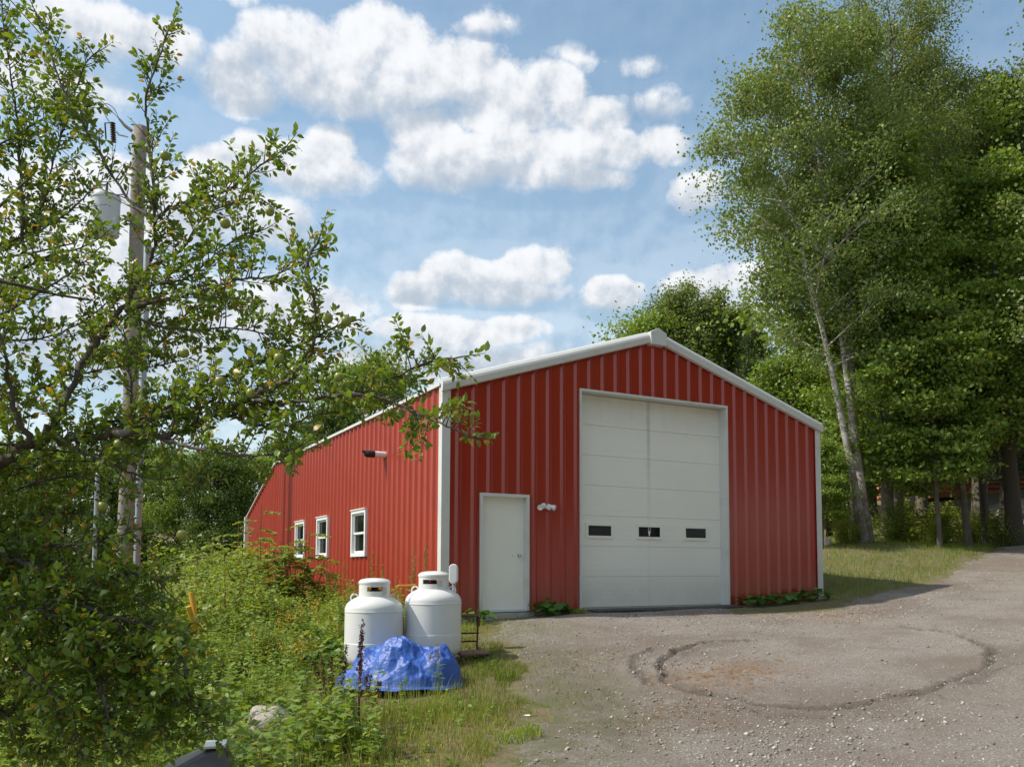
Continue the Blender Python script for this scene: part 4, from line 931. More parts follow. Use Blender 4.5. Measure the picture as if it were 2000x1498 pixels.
# far wood behind the right trees
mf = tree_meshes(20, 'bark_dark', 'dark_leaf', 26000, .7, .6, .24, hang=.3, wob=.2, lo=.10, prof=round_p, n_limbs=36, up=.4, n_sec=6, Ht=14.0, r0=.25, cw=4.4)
mg = tree_meshes(21, 'bark_dark', 'maple_leaf', 26000, .7, .55, .22, hang=.3, wob=.2, lo=.10, prof=round_p, n_limbs=36, up=.4, n_sec=6, Ht=13.0, r0=.25, cw=4.2)
ma = tree_meshes(22, 'bark', 'aspen_leaf', 26000, .42, 1.0, .16, hang=.9, wob=.2, lo=.18, prof=colum_p, n_limbs=38, up=1.0, n_sec=6, sag=.1, Ht=14.0, r0=.17, cw=3.0)
FR_ = 'trees in the background wood'
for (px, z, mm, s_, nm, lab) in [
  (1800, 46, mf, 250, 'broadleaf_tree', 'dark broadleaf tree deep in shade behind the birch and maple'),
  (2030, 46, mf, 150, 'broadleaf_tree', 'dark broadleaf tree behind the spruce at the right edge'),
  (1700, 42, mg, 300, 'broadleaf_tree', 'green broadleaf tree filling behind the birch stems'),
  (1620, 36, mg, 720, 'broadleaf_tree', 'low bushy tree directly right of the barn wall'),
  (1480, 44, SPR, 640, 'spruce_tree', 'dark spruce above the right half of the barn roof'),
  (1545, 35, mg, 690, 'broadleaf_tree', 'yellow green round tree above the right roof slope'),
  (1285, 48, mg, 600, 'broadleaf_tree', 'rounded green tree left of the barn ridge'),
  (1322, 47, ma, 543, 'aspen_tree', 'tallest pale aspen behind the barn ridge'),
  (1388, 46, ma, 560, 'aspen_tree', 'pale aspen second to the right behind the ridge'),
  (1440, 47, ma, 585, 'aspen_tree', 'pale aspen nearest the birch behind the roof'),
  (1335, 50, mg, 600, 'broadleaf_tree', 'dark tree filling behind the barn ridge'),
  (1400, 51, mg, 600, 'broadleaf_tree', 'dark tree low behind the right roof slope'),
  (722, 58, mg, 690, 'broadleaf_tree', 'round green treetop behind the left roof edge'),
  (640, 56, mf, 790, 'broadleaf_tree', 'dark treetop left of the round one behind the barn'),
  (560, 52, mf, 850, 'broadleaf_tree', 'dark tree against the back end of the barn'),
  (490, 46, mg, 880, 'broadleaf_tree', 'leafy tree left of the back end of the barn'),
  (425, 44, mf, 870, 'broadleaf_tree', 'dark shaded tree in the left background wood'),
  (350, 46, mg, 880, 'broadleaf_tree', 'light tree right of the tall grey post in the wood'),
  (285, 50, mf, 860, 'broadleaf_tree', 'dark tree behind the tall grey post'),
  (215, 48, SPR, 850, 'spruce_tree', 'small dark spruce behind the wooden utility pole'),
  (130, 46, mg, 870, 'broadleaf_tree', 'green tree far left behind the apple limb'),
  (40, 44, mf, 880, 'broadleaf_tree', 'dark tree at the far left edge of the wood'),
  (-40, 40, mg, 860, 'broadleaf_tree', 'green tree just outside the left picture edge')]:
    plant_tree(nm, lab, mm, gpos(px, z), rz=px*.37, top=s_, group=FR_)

# wood behind the photographer, mirrored in the panes
for i, (x_, y_, s_) in enumerate([(-1, -36, 1.0), (6, -33, 1.15), (13, -35, 1.1), (20, -31, 1.2), (27, -30, 1.15), (34, -26, 1.2), (2, -43, 1.3), (17, -43, 1.35), (40, -18, 1.2)]):
    t_ = plant_tree('broadleaf_tree', 'broadleaf tree of the wood behind the photographer', mg if i % 2 else mf, (x_, y_), rz=i*1.3, group='wood behind the photographer'); t_.scale = (s_*1.2,)*3

# ------------------------------------------------------------------ apple tree in the foreground
rngA = np.random.default_rng(77)
APB = at(-420, 1500, 4.9); agz = s1(APB[0], APB[1])
apple = thing('apple_tree', 'old apple tree reaching in from the left with small green apples', 'tree', (APB[0], APB[1], agz))
A0 = np.array([APB[0], APB[1], agz])
limbs = [  # (start radius, end radius, depth start, depth end, density, pixels)
 (.040,.005,4.7,4.1,1.0,[(-420,960),(-250,945),(-110,925),(0,905),(35,880),(75,862),(150,858),(250,842),(310,850),(372,835),(430,805),(500,770),(560,742),(604,700),(617,640),(612,580),(600,520),(622,470),(662,432)]),
 (.014,.003,4.3,3.9,1.2,[(480,785),(560,788),(640,775),(700,768),(760,742),(820,712),(870,700),(905,703)]),
 (.010,.003,4.05,3.8,1.1,[(690,770),(750,780),(800,800),(850,822),(890,840),(928,856)]),
 (.016,.004,4.5,4.4,1.0,[(262,842),(330,800),(420,745),(480,715),(550,690),(600,668),(650,640),(700,625)]),
 (.024,.004,4.6,4.9,1.0,[(85,860),(120,800),(165,700),(200,650),(235,610),(262,565),(290,520),(300,490),(303,420),(297,350),(288,260),(285,190),(308,120),(328,60),(342,20)]),
 (.012,.003,4.75,5.0,1.1,[(300,430),(250,390),(200,310),(160,240),(125,180),(100,110),(82,50),(60,10)]),
 (.011,.003,4.75,4.6,1.1,[(300,432),(340,402),(400,388),(450,368),(500,330),(540,302),(562,288)]),
 (.011,.003,4.7,4.5,1.0,[(292,518),(335,500),(362,480),(400,422),(440,402),(490,388),(528,396)]),
 (.013,.003,4.6,4.3,1.0,[(250,605),(300,590),(362,578),(420,560),(470,545),(530,540),(590,510),(640,490)]),
 (.010,.003,4.6,4.4,1.0,[(250,610),(300,635),(380,645),(450,640),(520,650),(580,640)]),
 (.009,.003,4.6,4.5,1.0,[(265,560),(320,553),(370,540),(420,498),(470,462),(520,450)]),
 (.020,.003,5.1,4.9,1.0,[(-300,700),(-120,630),(0,570),(40,530),(90,500),(140,490),(180,475),(230,440)]),
 (.016,.003,4.9,4.6,1.0,[(-300,720),(-120,680),(0,615),(60,580),(120,545),(160,515),(200,480)]),
 (.014,.003,5.2,5.3,1.0,[(-260,600),(-100,520),(0,478),(60,460),(110,430),(150,400),(190,360),(230,330)]),
 (.012,.003,5.2,5.2,1.1,[(45,500),(46,420),(40,350),(35,250),(22,150),(8,60),(0,-20)]),
 (.008,.003,5.2,5.2,1.1,[(62,460),(90,380),(108,300),(135,225),(165,130),(205,90)]),
 (.010,.003,4.5,4.6,.8,[(252,842),(256,760),(250,700),(246,650)]),
 (.018,.004,4.4,4.4,1.0,[(60,868),(20,760),(10,690),(-10,620),(0,560)]),
 (.012,.003,4.4,4.1,1.0,[(300,850),(360,870),(430,885),(500,890),(550,882),(600,868)]),
 (.012,.003,4.6,4.4,1.0,[(150,862),(215,825),(300,815),(380,800),(440,770),(520,760),(600,750),(680,730)]),
 (.010,.003,4.5,4.6,.9,[(130,868),(220,908),(300,935),(370,932),(400,955)]),
 (.018,.003,4.6,4.4,.9,[(-300,960),(-120,1020),(-20,1040),(40,1060),(100,1066),(175,1060),(230,1046),(280,1030)]),
 (.014,.003,4.9,4.7,1.0,[(-300,950),(-140,980),(0,965),(60,945),(140,930),(200,945),(260,980)]),
 (.026,.004,4.4,3.9,1.35,[(-340,1000),(-160,1050),(-20,1085),(62,1105),(110,1160),(180,1190),(222,1212),(256,1262),(292,1312),(332,1362),(390,1405)]),
 (.020,.004,4.2,3.8,1.7,[(-300,1100),(-120,1160),(0,1182),(80,1195),(130,1232),(180,1292),(200,1362),(225,1440),(240,1500)]),
 (.018,.004,4.1,3.7,1.7,[(-280,1200),(-120,1260),(0,1292),(80,1335),(140,1402),(160,1482)]),
 (.012,.003,4.1,3.9,1.4,[(215,1205),(290,1225),(345,1262),(365,1320),(380,1390),(430,1450)]),
 (.016,.004,4.7,4.5,1.7,[(-280,1060),(-100,1110),(0,1130),(90,1140),(170,1150),(250,1165),(310,1200)]),
 (.014,.004,4.6,4.4,1.8,[(-260,1180),(-100,1220),(20,1240),(110,1262),(200,1320),(270,1390),(300,1460)]),
 (.012,.004,4.3,4.2,1.7,[(-260,1300),(-100,1350),(0,1390),(60,1440),(90,1498)]),
 (.012,.003,4.9,5.0,1.1,[(-200,820),(-60,790),(40,770),(130,740),(210,720),(300,715),(380,700)]),
 (.012,.003,5.1,5.2,1.1,[(-200,650),(-60,660),(40,665),(120,650),(200,600),(250,540)]),
 (.010,.003,5.0,5.0,1.0,[(165,700),(220,690),(300,680),(380,600),(430,600),(500,590)]),
 (.010,.003,5.2,5.2,1.1,[(-150,330),(-40,300),(40,260),(90,230),(150,220)]),
 (.010,.003,4.4,4.2,1.0,[(430,805),(500,830),(560,830),(620,810),(680,800),(740,770)]),
 (.012,.004,4.5,4.4,1.6,[(-250,1240),(-80,1300),(40,1350),(120,1430),(180,1498)]),
 (.010,.004,4.0,3.9,1.5,[(130,1232),(200,1260),(270,1330),(310,1400),(330,1470)]),
 (.010,.004,4.3,4.2,1.5,[(110,1160),(190,1130),(270,1120),(330,1150)]),
 (.010,.004,4.9,4.9,1.4,[(-200,900),(-60,920),(40,915),(120,900),(230,905),(330,915)]),
 (.012,.004,4.8,4.8,1.6,[(-260,1080),(-80,1080),(40,1020),(120,1000),(180,1010)]),
]
limb_obj = {}; twigs = []; leafP, leafD, leafN, leafL = [], [], [], []
def limb3(px, z0, z1):
    n = len(px); zs = np.linspace(z0, z1, n)+np.sin(np.arange(n)*1.7+z0*9)*.06; return smooth_pts([at(p[0], p[1], z) for p, z in zip(px, zs)], 6)
def add_twig(P, d, L, r, first):
    n = max(3, int(L/.03)); u = np.linspace(0, 1, n); bend = rngA.normal(size=3)*.18
    pts = P+d*L*u[:, None]+(bend+np.array([0, 0, .10]))*L*(u**2)[:, None]
    twigs.append((pts, r*(1-u*.7), 4))
    m_ = max(6, int(L/.0085)); t0 = .18
    for i in range(m_):
        t = t0+(1-t0)*(i+rngA.uniform(0, .8))/m_; p = np.array([np.interp(t, u, pts[:, k_]) for k_ in range(3)])
        a = rngA.normal(size=3); a -= a@d*d; a /= np.linalg.norm(a)+1e-9
        D = norm(a*.9+d*.55+np.array([0, 0, .12])); N = norm(np.array([0, 0, 1.0])+rngA.normal(size=3)*.55)
        leafP.append(p+D*.008); leafD.append(D); leafN.append(N); leafL.append(rngA.uniform(.025, .050)*(1.05 if t > .75 else .9))
allseg = []
for bi, (ra, rb, z0, z1, dens, px) in enumerate(limbs):
    pts = limb3(px, z0, z1); pts = pts[:max(6, int(len(pts)*.95))]; n = len(pts); rad = ra+(rb-ra)*np.linspace(0, 1, n)**.6
    pts = pts+rngA.normal(size=pts.shape)*np.minimum(.012, rad*.5)[:, None]
    V, F = tube_arrays([(pts-A0, rad*(1+.12*rngA.normal(size=n)), 10)]); me = mesh_arrays('limb', V, F, 'apple_bark'); me.polygons.foreach_set('use_smooth', [True]*len(me.polygons)); link('limb', me, apple)
    seg = np.linalg.norm(np.diff(pts, axis=0), axis=1); cum = np.r_[0, np.cumsum(seg)]; T = np.gradient(pts, axis=0); T = norm(T)
    s = .05
    while s < cum[-1]:
        p = np.array([np.interp(s, cum, pts[:, k_]) for k_ in range(3)]); t = norm(np.array([np.interp(s, cum, T[:, k_]) for k_ in range(3)])); fr = s/cum[-1]
        rr = np.interp(s, cum, rad); thick = rr > .022
        a = rngA.normal(size=3); a -= a@t*t; a = norm(a); d = norm(a*.85+t*rngA.uniform(.1, .8)+np.array([0, 0, .30 if px[-1][1] < 1000 else -.05]))
        qx, qy, _ = project(p)
        if 232 < qx < 290 and 225 < qy < 400 and rngA.random() < .75: s += .03; continue
        L = rngA.uniform(.06, .22)*(1.15 if fr > .5 else 1.0)
        L *= 1-.45*fr**2
        if rngA.random() < .10: L *= 1.6
        if not (thick and rngA.random() < .6): add_twig(p+a*rr*.7, d, L, .0035, bi)
        s += rngA.uniform(.0135, .030)/(dens*(1.5 if px[-1][1] > 1000 else 1))
    add_twig(pts[-1], T[-1], .12, .004, bi)
# unseen rest of the crown, left of and above the picture: it shades the low boughs
for k_ in range(60):
    a = at(rngA.uniform(-900, -140), rngA.uniform(100, 1150), rngA.uniform(3.4, 6.2)); b = a+np.array([rngA.normal()*.5, rngA.normal()*.5, rngA.uniform(.0, .6)])
    st_ = A0+np.array([0, 0, 1.3]); pts = smooth_pts([st_, (st_+a)/2+np.array([0, 0, .15]), a, b], 5); twigs.append((pts, np.linspace(.03, .005, len(pts)), 5))
    for j in range(26):
        u = rngA.uniform(.35, 1); i = int(u*(len(pts)-1)); d = norm(rngA.normal(size=3)+np.array([0, 0, .4])); add_twig(pts[i], d, rngA.uniform(.1, .3), .0035, -1)
MB().tube(smooth_pts([(0, 0, -.3), (.02, .03, .3), (-.02, .0, .8), (.03, .02, 1.35), (.0, .0, 1.7)], 5), list(np.linspace(.17, .11, 21)), 16).build('trunk', 'apple_bark', apple, smooth='all')
V, F = tube_arrays([(p-A0, r, n) for p, r, n in twigs]); link('twigs', mesh_arrays('twigs', V, F, 'apple_bark'), apple)['kind'] = 'stuff'
leafP, leafD, leafN, leafL = map(np.array, (leafP, leafD, leafN, leafL))
pxl, pyl, zl_ = project(leafP); kp = ~((pxl > 185) & (pxl < 290) & (pyl > 224) & (pyl < 420) & (rngA.random(len(leafP)) < .6)); leafP, leafD, leafN, leafL, pxl, pyl, zl_ = (q_[kp] for q_ in (leafP, leafD, leafN, leafL, pxl, pyl, zl_))
inn = (pxl > 5) & (pxl < 1990) & (pyl > 5) & (pyl < 1490)
facing = np.abs((norm(np.cross(leafD, np.cross(leafN, leafD)))*norm(leafP-CAM)).sum(1))
score = np.where(inn, leafL/zl_*(.3+facing), -1); top = np.argsort(-score)[:300]; rest = np.ones(len(leafP), bool); rest[top] = False
near_ = rest & (pxl > -120) & (pyl > -120) & (pyl < 1620); offf = rest & ~near_            # simpler leaves where the picture does not reach
V, F = leaf6(leafP[near_]-A0, leafD[near_], leafN[near_], leafL[near_], rngA.uniform(1.0, 1.35, near_.sum()))
V2, F2 = leaf_cards(leafP[offf]-A0, leafD[offf], leafN[offf], leafL[offf], leafL[offf]*.26); F = np.concatenate([F, F2+len(V)]); V = np.concatenate([V, V2])
link('foliage', mesh_arrays('foliage', V, F, 'apple_leaf'), apple)['kind'] = 'stuff'
V, F = leaf8(np.zeros((1, 3)), np.array([[1., 0, 0]]), np.array([[0, 0, 1.]]), [1.0], 1.25); lm = mesh_arrays('leaf', V, F, 'apple_leaf')
for i in top:
    D = norm(leafD[i]); S_ = norm(np.cross(leafN[i], D)); N_ = np.cross(D, S_); M = Matrix.Identity(4)
    for r_ in range(3): M[r_][0], M[r_][1], M[r_][2] = D[r_]*leafL[i], S_[r_]*leafL[i], N_[r_]*leafL[i]
    for r_ in range(3): M[r_][3] = leafP[i][r_]-A0[r_]
    o = link('leaf', lm, apple); o.matrix_local = M
am = MB().lathe([(0, -.9), (.25, -.95), (.6, -.82), (.92, -.35), (1, .1), (.88, .6), (.6, .88), (.28, .95), (.1, .82), (0, .75)], 16)
am.tube([(0, 0, .75), (.08, .03, 1.1), (.1, .05, 1.5)], .06, 6); a0 = am.build('apple', 'apple_skin', apple, smooth=True); first = True
for (px, py) in [(527,414),(440,437),(677,627),(662,737),(783,808),(640,622),(120,1265),(170,1215),(355,1045),(430,745),(490,768),(230,868),(95,1180),(340,1320),(545,700),(360,690),(200,990),(60,1310),(600,560),(322,305)]:
    z = 4.15 if px > 350 else 4.35; o = a0 if first else link('apple', a0.data, apple); first = False
    q_ = at(px, py, z)-A0; o.location = q_; o.scale = (.024*rngA.uniform(.8, 1.1),)*3; o.rotation_euler = (rngA.uniform(-.4, .4), rngA.uniform(-.4, .4), rngA.uniform(0, 6))
# branch tip hanging into the upper right corner, from a tree beyond the frame
m = tree_meshes(31, 'bark', 'aspen_leaf', 26000, .30, .7, .085, hang=.9, wob=.2, lo=.35, prof=round_p, n_limbs=30, up=.3, n_sec=6, Ht=12.5, r0=.2, cw=3.3)
plant_tree('aspen_tree', 'pale leaf spray dipping into the upper right picture corner', m, gpos(2300, 18), group=GR)

# ------------------------------------------------------------------ shrubs and weeds
def shrub_meshes(seed, n_st, ht, spread, leaf, lsz, n_leaf, rc=.10, wid=.36, pinnate=False):
    rng = np.random.default_rng(seed); polys = []; P, D, N, L = [], [], [], []
    for i in range(n_st):
        a = rng.uniform(0, 6.283); r = spread*math.sqrt(rng.random()); hh = ht*rng.uniform(.6, 1.1)*(1-.35*r/spread)
        u = np.linspace(0, 1, 7)[:, None]; out = np.array([math.cos(a), math.sin(a), 0])
        pts = out*r*.45+out*r*.75*u**1.6+np.array([0, 0, 1.])*hh*u+rng.normal(size=3)*.05*u; polys.append((pts, .012*(1-u[:, 0]*.8)+.002, 5))
        m_ = int(n_leaf/n_st)
        if pinnate:
            nb = 12
            for b in range(nb):
                t = .25+.75*b/nb; p = np.array([np.interp(t, u[:, 0], pts[:, k_]) for k_ in range(3)]); g_ = b*2.4+a; Lr = (.42-.25*abs(t-.55))*ht*.5
                dd = np.array([math.cos(g_), math.sin(g_), .35]); v = np.linspace(0, 1, 6)[:, None]; q_ = p+dd*Lr*v-np.array([0, 0, 1.])*Lr*.45*v**2
                polys.append((q_, .004*(1-v[:, 0]*.6), 3))
                for k_ in range(max(4, m_//nb)):
                    w_ = rng.uniform(.15, 1); pp = np.array([np.interp(w_, v[:, 0], q_[:, c]) for c in range(3)]); side = np.array([-math.sin(g_), math.cos(g_), 0])*rng.choice([-1, 1])
                    P.append(pp); D.append(side+dd*.35+np.array([0, 0, -.25])+rng.normal(size=3)*.15); N.append(np.array([0, 0, 1.])+rng.normal(size=3)*.3); L.append(lsz*rng.uniform(.7, 1.2))
        else:
            for k_ in range(m_):
                t = rng.uniform(.12, 1); p = np.array([np.interp(t, u[:, 0], pts[:, c]) for c in range(3)])+rng.normal(size=3)*rc*(1.2-t*.6); g_ = rng.uniform(0, 6.283)
                P.append(p); D.append(np.array([math.cos(g_), math.sin(g_), rng.uniform(-.3, .4)])); N.append(np.array([0, 0, 1.])+rng.normal(size=3)*.45); L.append(lsz*rng.uniform(.6, 1.25))
    L = np.array(L); V, F = leaf_cards(np.array(P), np.array(D), np.array(N), L, L*wid); cm = mesh_arrays('foliage', V, F, leaf); V, F = tube_arrays(polys); return mesh_arrays('stems', V, F, 'dry_stalk'), cm
def plant_shrub(label, mm, px, z, s_=1, rz=0, name='shrub', group='shrubs left of the barn', dy=0, cat='shrub'):
    x, y = gpos(px, z); t_ = thing(name, label, cat, (x, y, s1(x, y)-.03), rz, group); t_.scale = (s_,)*3; link('stems', mm[0], t_); link('foliage', mm[1], t_)
SA = shrub_meshes(41, 16, 2.3, .75, 'shrub_leaf', .10, 3600, pinnate=True); SB = shrub_meshes(42, 26, 2.0, .95, 'weed_leaf', .085, 4600, .14)
SC = shrub_meshes(43, 20, 1.5, .7, 'shrub_leaf', .075, 3600, .12); SD = shrub_meshes(44, 12, 2.0, .45, 'shrub_leaf', .095, 2000, pinnate=True)
for (lab, mm, px, z, s_) in [
  ('yellow green leafy shrub in front of the far end of the side wall', SA, 512, 17.5, 1.22), ('slim shrub standing before the third side window', SD, 592, 17.5, 1.25),
  ('broad green shrub left of the yellow green one', SB, 440, 18.5, 1.25), ('tall loose shrub between barn corner and background wood', SB, 405, 23, 1.5),
  ('shrub right of the tall grey post', SC, 330, 18, 1.5), ('low leafy shrub behind the yellow guy guards', SA, 405, 15, .85), ('bushy shrub beside the yellow guy guards', SC, 450, 14.5, 1.2),
  ('shrub at the foot of the utility pole', SB, 235, 15.5, .95), ('shrub in front of the shorter grey post', SC, 165, 16, 1.4), ('shrub at the left edge below the apple limb', SB, 60, 17, 1.3),
  ('green shrub far back by the lean to end', SB, 455, 30, 1.25), ('shrub under the background wood at left', SC, 300, 27, 1.9), ('dense shrub between the two grey posts', SB, 225, 22, 1.3), ('shaded shrub low at the left edge', SC, 90, 13, 1.3), ('pale shrub middle of the weedy slope', SC, 500, 14.2, .95), ('leafy shrub growing against the side wall below the windows', SB, 640, 17.0, .62), ('shrub at the wall foot left of the left tank', SC, 690, 15.6, .62), ('broad shrub in the middle of the slope', SB, 560, 14.6, .62), ('dense shrub right of the yellow guards', SB, 470, 16.2, .85), ('low shrub left of the pale boulder', SC, 420, 11.5, .8), ('spreading shrub above the boulder', SB, 520, 11.8, .5), ('shrub overlapping the lean to corner trim', SA, 470, 21, 1.2)]:
    plant_shrub(lab, mm, px, z, s_, px*.6)
for (lab, mm, px, z, s_) in [('low shrub at the foot of the birch stems', SC, 1655, 27, .8), ('dark shrub under the maple boughs', SB, 1745, 28, .8), ('leafy shrub beside the log house lawn', SC, 1800, 33, 1.5),
                             ('shrub between the two thin leaning trunks', SC, 1905, 32, 1.3), ('shrub in the shade at the right edge trunk', SB, 1960, 29, .7), ('small fern like shrub right of the birch', SA, 1775, 27.5, .5), ('dim shrub below the maple at mid right', SB, 1830, 29.5, .75)]:
    plant_shrub(lab, mm, px, z, s_, px*.6, group='shrubs under the right trees')
# weeds: countless, one mass
def in_view(x, y, z, pad=60):
    px, py, d = project(np.c_[x, y, z]); return (d > 2) & (px > -pad) & (px < 2000+pad) & (py > -pad) & (py < 1498+pad*3)
def scatter(n, x0, x1, y0, y1, seed, cond=None, pad=60):
    rng = np.random.default_rng(seed); x = rng.uniform(x0, x1, n); y = rng.uniform(y0, y1, n); sd = drive_sd(x, y); k_ = sd < -.02
    k_ &= ~((x > -.15) & (x < BW+.1) & (y > -.2) & (y < BL+LEAN+.2))
    if cond is not None: k_ &= cond(x, y, sd, rng)
    x, y = x[k_], y[k_]; z = surf_h(x, y); v = in_view(x, y, z, pad); return x[v], y[v], z[v], rng
def blades(x, y, z, rng, h0, h1_, w_, lean=.45, seg=2):
    n = len(x); hh = rng.uniform(h0, h1_, n); a = rng.uniform(0, 6.283, n); b = rng.uniform(0, 6.283, n); ln = rng.uniform(.2, 1, n)*lean*hh
    wd = w_*rng.uniform(.6, 1.3, n); sx, sy = np.cos(a)*wd, np.sin(a)*wd; dx, dy = np.cos(b)*ln, np.sin(b)*ln
    V = np.stack([np.c_[x-sx, y-sy, z-.01], np.c_[x+sx, y+sy, z-.01], np.c_[x+dx*.35+sx*.8, y+dy*.35+sy*.8, z+hh*.55], np.c_[x+dx*.35-sx*.8, y+dy*.35-sy*.8, z+hh*.55], np.c_[x+dx, y+dy, z+hh]], 1).reshape(-1, 3)
    q_ = np.arange(n)[:, None]*5; F = np.concatenate([q_+np.array([0, 1, 2]), q_+np.array([0, 2, 3]), q_+np.array([3, 2, 4])], 1).reshape(-1, 3); return V, F
tarp_clear = lambda x, y: np.minimum.reduce([np.hypot(x-T0[0], y-T0[1])-.75]+[np.hypot(x-q_[1][0], y-q_[1][1])-.42 for q_ in (TL, TR)]) > 0
left_zone = lambda x, y, sd, rng: (x < 1.2) & tarp_clear(x, y)
x, y, z, rng = scatter(260000, -16, 1.5, -13, 19, 51, lambda x, y, sd, rng: left_zone(x, y, sd, rng) & (rng.random(len(x)) < np.where(sd > -1.3, .75, .55)))
near = np.clip((-drive_sd(x, y)-.1)/1.6, 0, 1)
stp = np.array(st.location)[:2]; cl = np.clip((np.hypot(x-stp[0]-.1, y-stp[1]+.1)-.35)/.6, .25, 1)
V, F = blades(x, y, z, rng, .04, .15, .0035, .8); V = V.reshape(-1, 5, 3); sc0 = ((.75+near*2.3)*cl)[:, None]; V[:, :, 2] = z[:, None]+(V[:, :, 2]-z[:, None])*sc0; V = V.reshape(-1, 3)
tag(link('rough_grass', mesh_arrays('rough_grass', V, F, 'grass_blade')), 'rough green grass over the left slope beside the drive', 'grass', kind='stuff')
x, y, z, rng = scatter(230000, -4.5, 1.4, -11.5, -.2, 57, lambda x, y, sd, rng: tarp_clear(x, y) & (sd > -2.6) & (rng.random(len(x)) < .16+.55*(vnoise(x*2.2, y*2.2, 58) > .50)))
V, F = blades(x, y, z, rng, .025, .085, .0028, .9); tag(link('verge_grass', mesh_arrays('verge_grass', V, F, 'grass_blade')), 'short matted grass on the verge beside the gravel', 'grass', kind='stuff')
x, y, z, rng = scatter(120000, -4.5, 1.4, -11.5, -.2, 59, lambda x, y, sd, rng: tarp_clear(x, y) & (sd > -2.2) & (rng.random(len(x)) < .3))
V, F = blades(x, y, z, rng, .02, .09, .0026, 1.3); tag(link('dry_grass', mesh_arrays('dry_grass', V, F, 'dry_stalk')), 'dry matted grass and stalks mixed into the verge', 'grass', kind='stuff')
def weeds(seed, n, x0, x1, y0, y1, cond, hlo, hhi, lsz, mat, name, label, m_=22, dry=.0, wid=.26):
    x, y, z, rng = scatter(n, x0, x1, y0, y1, seed, cond); k_ = len(x); hh = rng.uniform(hlo, hhi, k_)*(.5+.5*np.clip((-drive_sd(x, y))/1.3, 0, 1)); lx_ = rng.normal(size=(k_, 2))*.12
    i = np.repeat(np.arange(k_), m_); t = np.tile((np.arange(m_)+.5)/m_, k_)+rng.uniform(-.02, .02, k_*m_); t = np.clip(t, .05, 1)
    P = np.c_[x[i]+lx_[i, 0]*t*hh[i], y[i]+lx_[i, 1]*t*hh[i], z[i]+t*hh[i]]; a = rng.uniform(0, 6.283, k_*m_); D = np.c_[np.cos(a), np.sin(a), rng.uniform(-.15, .7, k_*m_)]
    N = np.array([0, 0, 1.])+rng.normal(size=(k_*m_, 3))*.35; L = lsz*rng.uniform(.6, 1.3, k_*m_)*(1.25-t*.75)*(.5+.6*np.clip(hh[i]/hhi, 0, 1)); V, F = leaf_cards(P, D, N, L, L*wid)
    Vs, Fs = blades(x, y, z, rng, .99, 1.0, .0035, .02); Vs = Vs.reshape(-1, 5, 3); zz = z[:, None]; Vs[:, :, 2] = zz+(Vs[:, :, 2]-zz)*hh[:, None]; Vs[:, 4, 0] = x+lx_[:, 0]*hh; Vs[:, 4, 1] = y+lx_[:, 1]*hh
    V = np.concatenate([V, Vs.reshape(-1, 3)]); F = np.concatenate([F, Fs+len(P)*4]); return tag(link(name, mesh_arrays(name, V, F, mat)), label, 'weeds', kind='stuff')
clr = lambda x, y, sd: left_zone(x, y, sd, None) & (sd < -.5)
far_t = lambda x, y: (np.hypot(x-T0[0]-.2, y-T0[1]+.6) > 1.7)
def dfun(lim): return lambda x, y, sd, rng: clr(x, y, sd) & far_t(x, y) & (sd < lim) & (vnoise(x*.7, y*.7, 33) > .35)
weeds(61, 9000, -14, 0, -12.5, 18, dfun(-1.2), .30, .85, .14, 'weed_leaf', 'tall_weeds', 'tall leafy green weeds covering the slope left of the tanks', 22, wid=.34)
weeds(62, 5200, -13, .6, -12.5, 6, lambda x, y, sd, rng: clr(x, y, sd) & (sd < -.5) & (np.hypot(x-T0[0], y-T0[1]) > 1.0), .06, .20, .07, 'weed_leaf', 'low_weeds', 'low broad leafed weeds near the drive edge', 14, wid=.34)
weeds(63, 5200, -13, .0, -9, 16, lambda x, y, sd, rng: clr(x, y, sd) & far_t(x, y) & (sd < -1.6) & (vnoise(x*.5, y*.5, 36) > .45), .5, 1.05, .09, 'shrub_leaf', 'meadow_weeds', 'tall yellow green meadow weeds around the shrubs', 34, wid=.16)
# lawn on the right
x, y, z, rng = scatter(280000, 9, 34, -4, 34, 52, lambda x, y, sd, rng: (rng.random(len(x)) < np.where(np.hypot(x-12, y-3) < 11, 1, .35)))
V, F = blades(x, y, z, rng, .05, .15, .0045); tag(link('lawn_grass', mesh_arrays('lawn_grass', V, F, 'lawn_blade')), 'sunlit lawn grass between barn corner and drive', 'grass', kind='stuff')
# thin grass invading the gravel on the left and tufts by the wall
rng = np.random.default_rng(53); x = rng.uniform(-3.2, 4.6, 60000); y = rng.uniform(-10.5, -.25, 60000); sd = drive_sd(x, y); e = poly_dist(x, y, np.array(dl))
k_ = (sd > 0) & (rng.random(len(x)) < np.clip(.9-e/1.5, 0, 1)*(vnoise(x*1.6, y*1.6, 41) > .47)*(.25+.75*vnoise(x*5, y*5, 42)))
x, y = x[k_], y[k_]; z = surf_h(x, y); V, F = blades(x, y, z, rng, .02, .06, .003); tag(link('sparse_grass', mesh_arrays('sparse_grass', V, F, 'lawn_blade')), 'thin grass creeping over the gravel near the entry door', 'grass', kind='stuff')
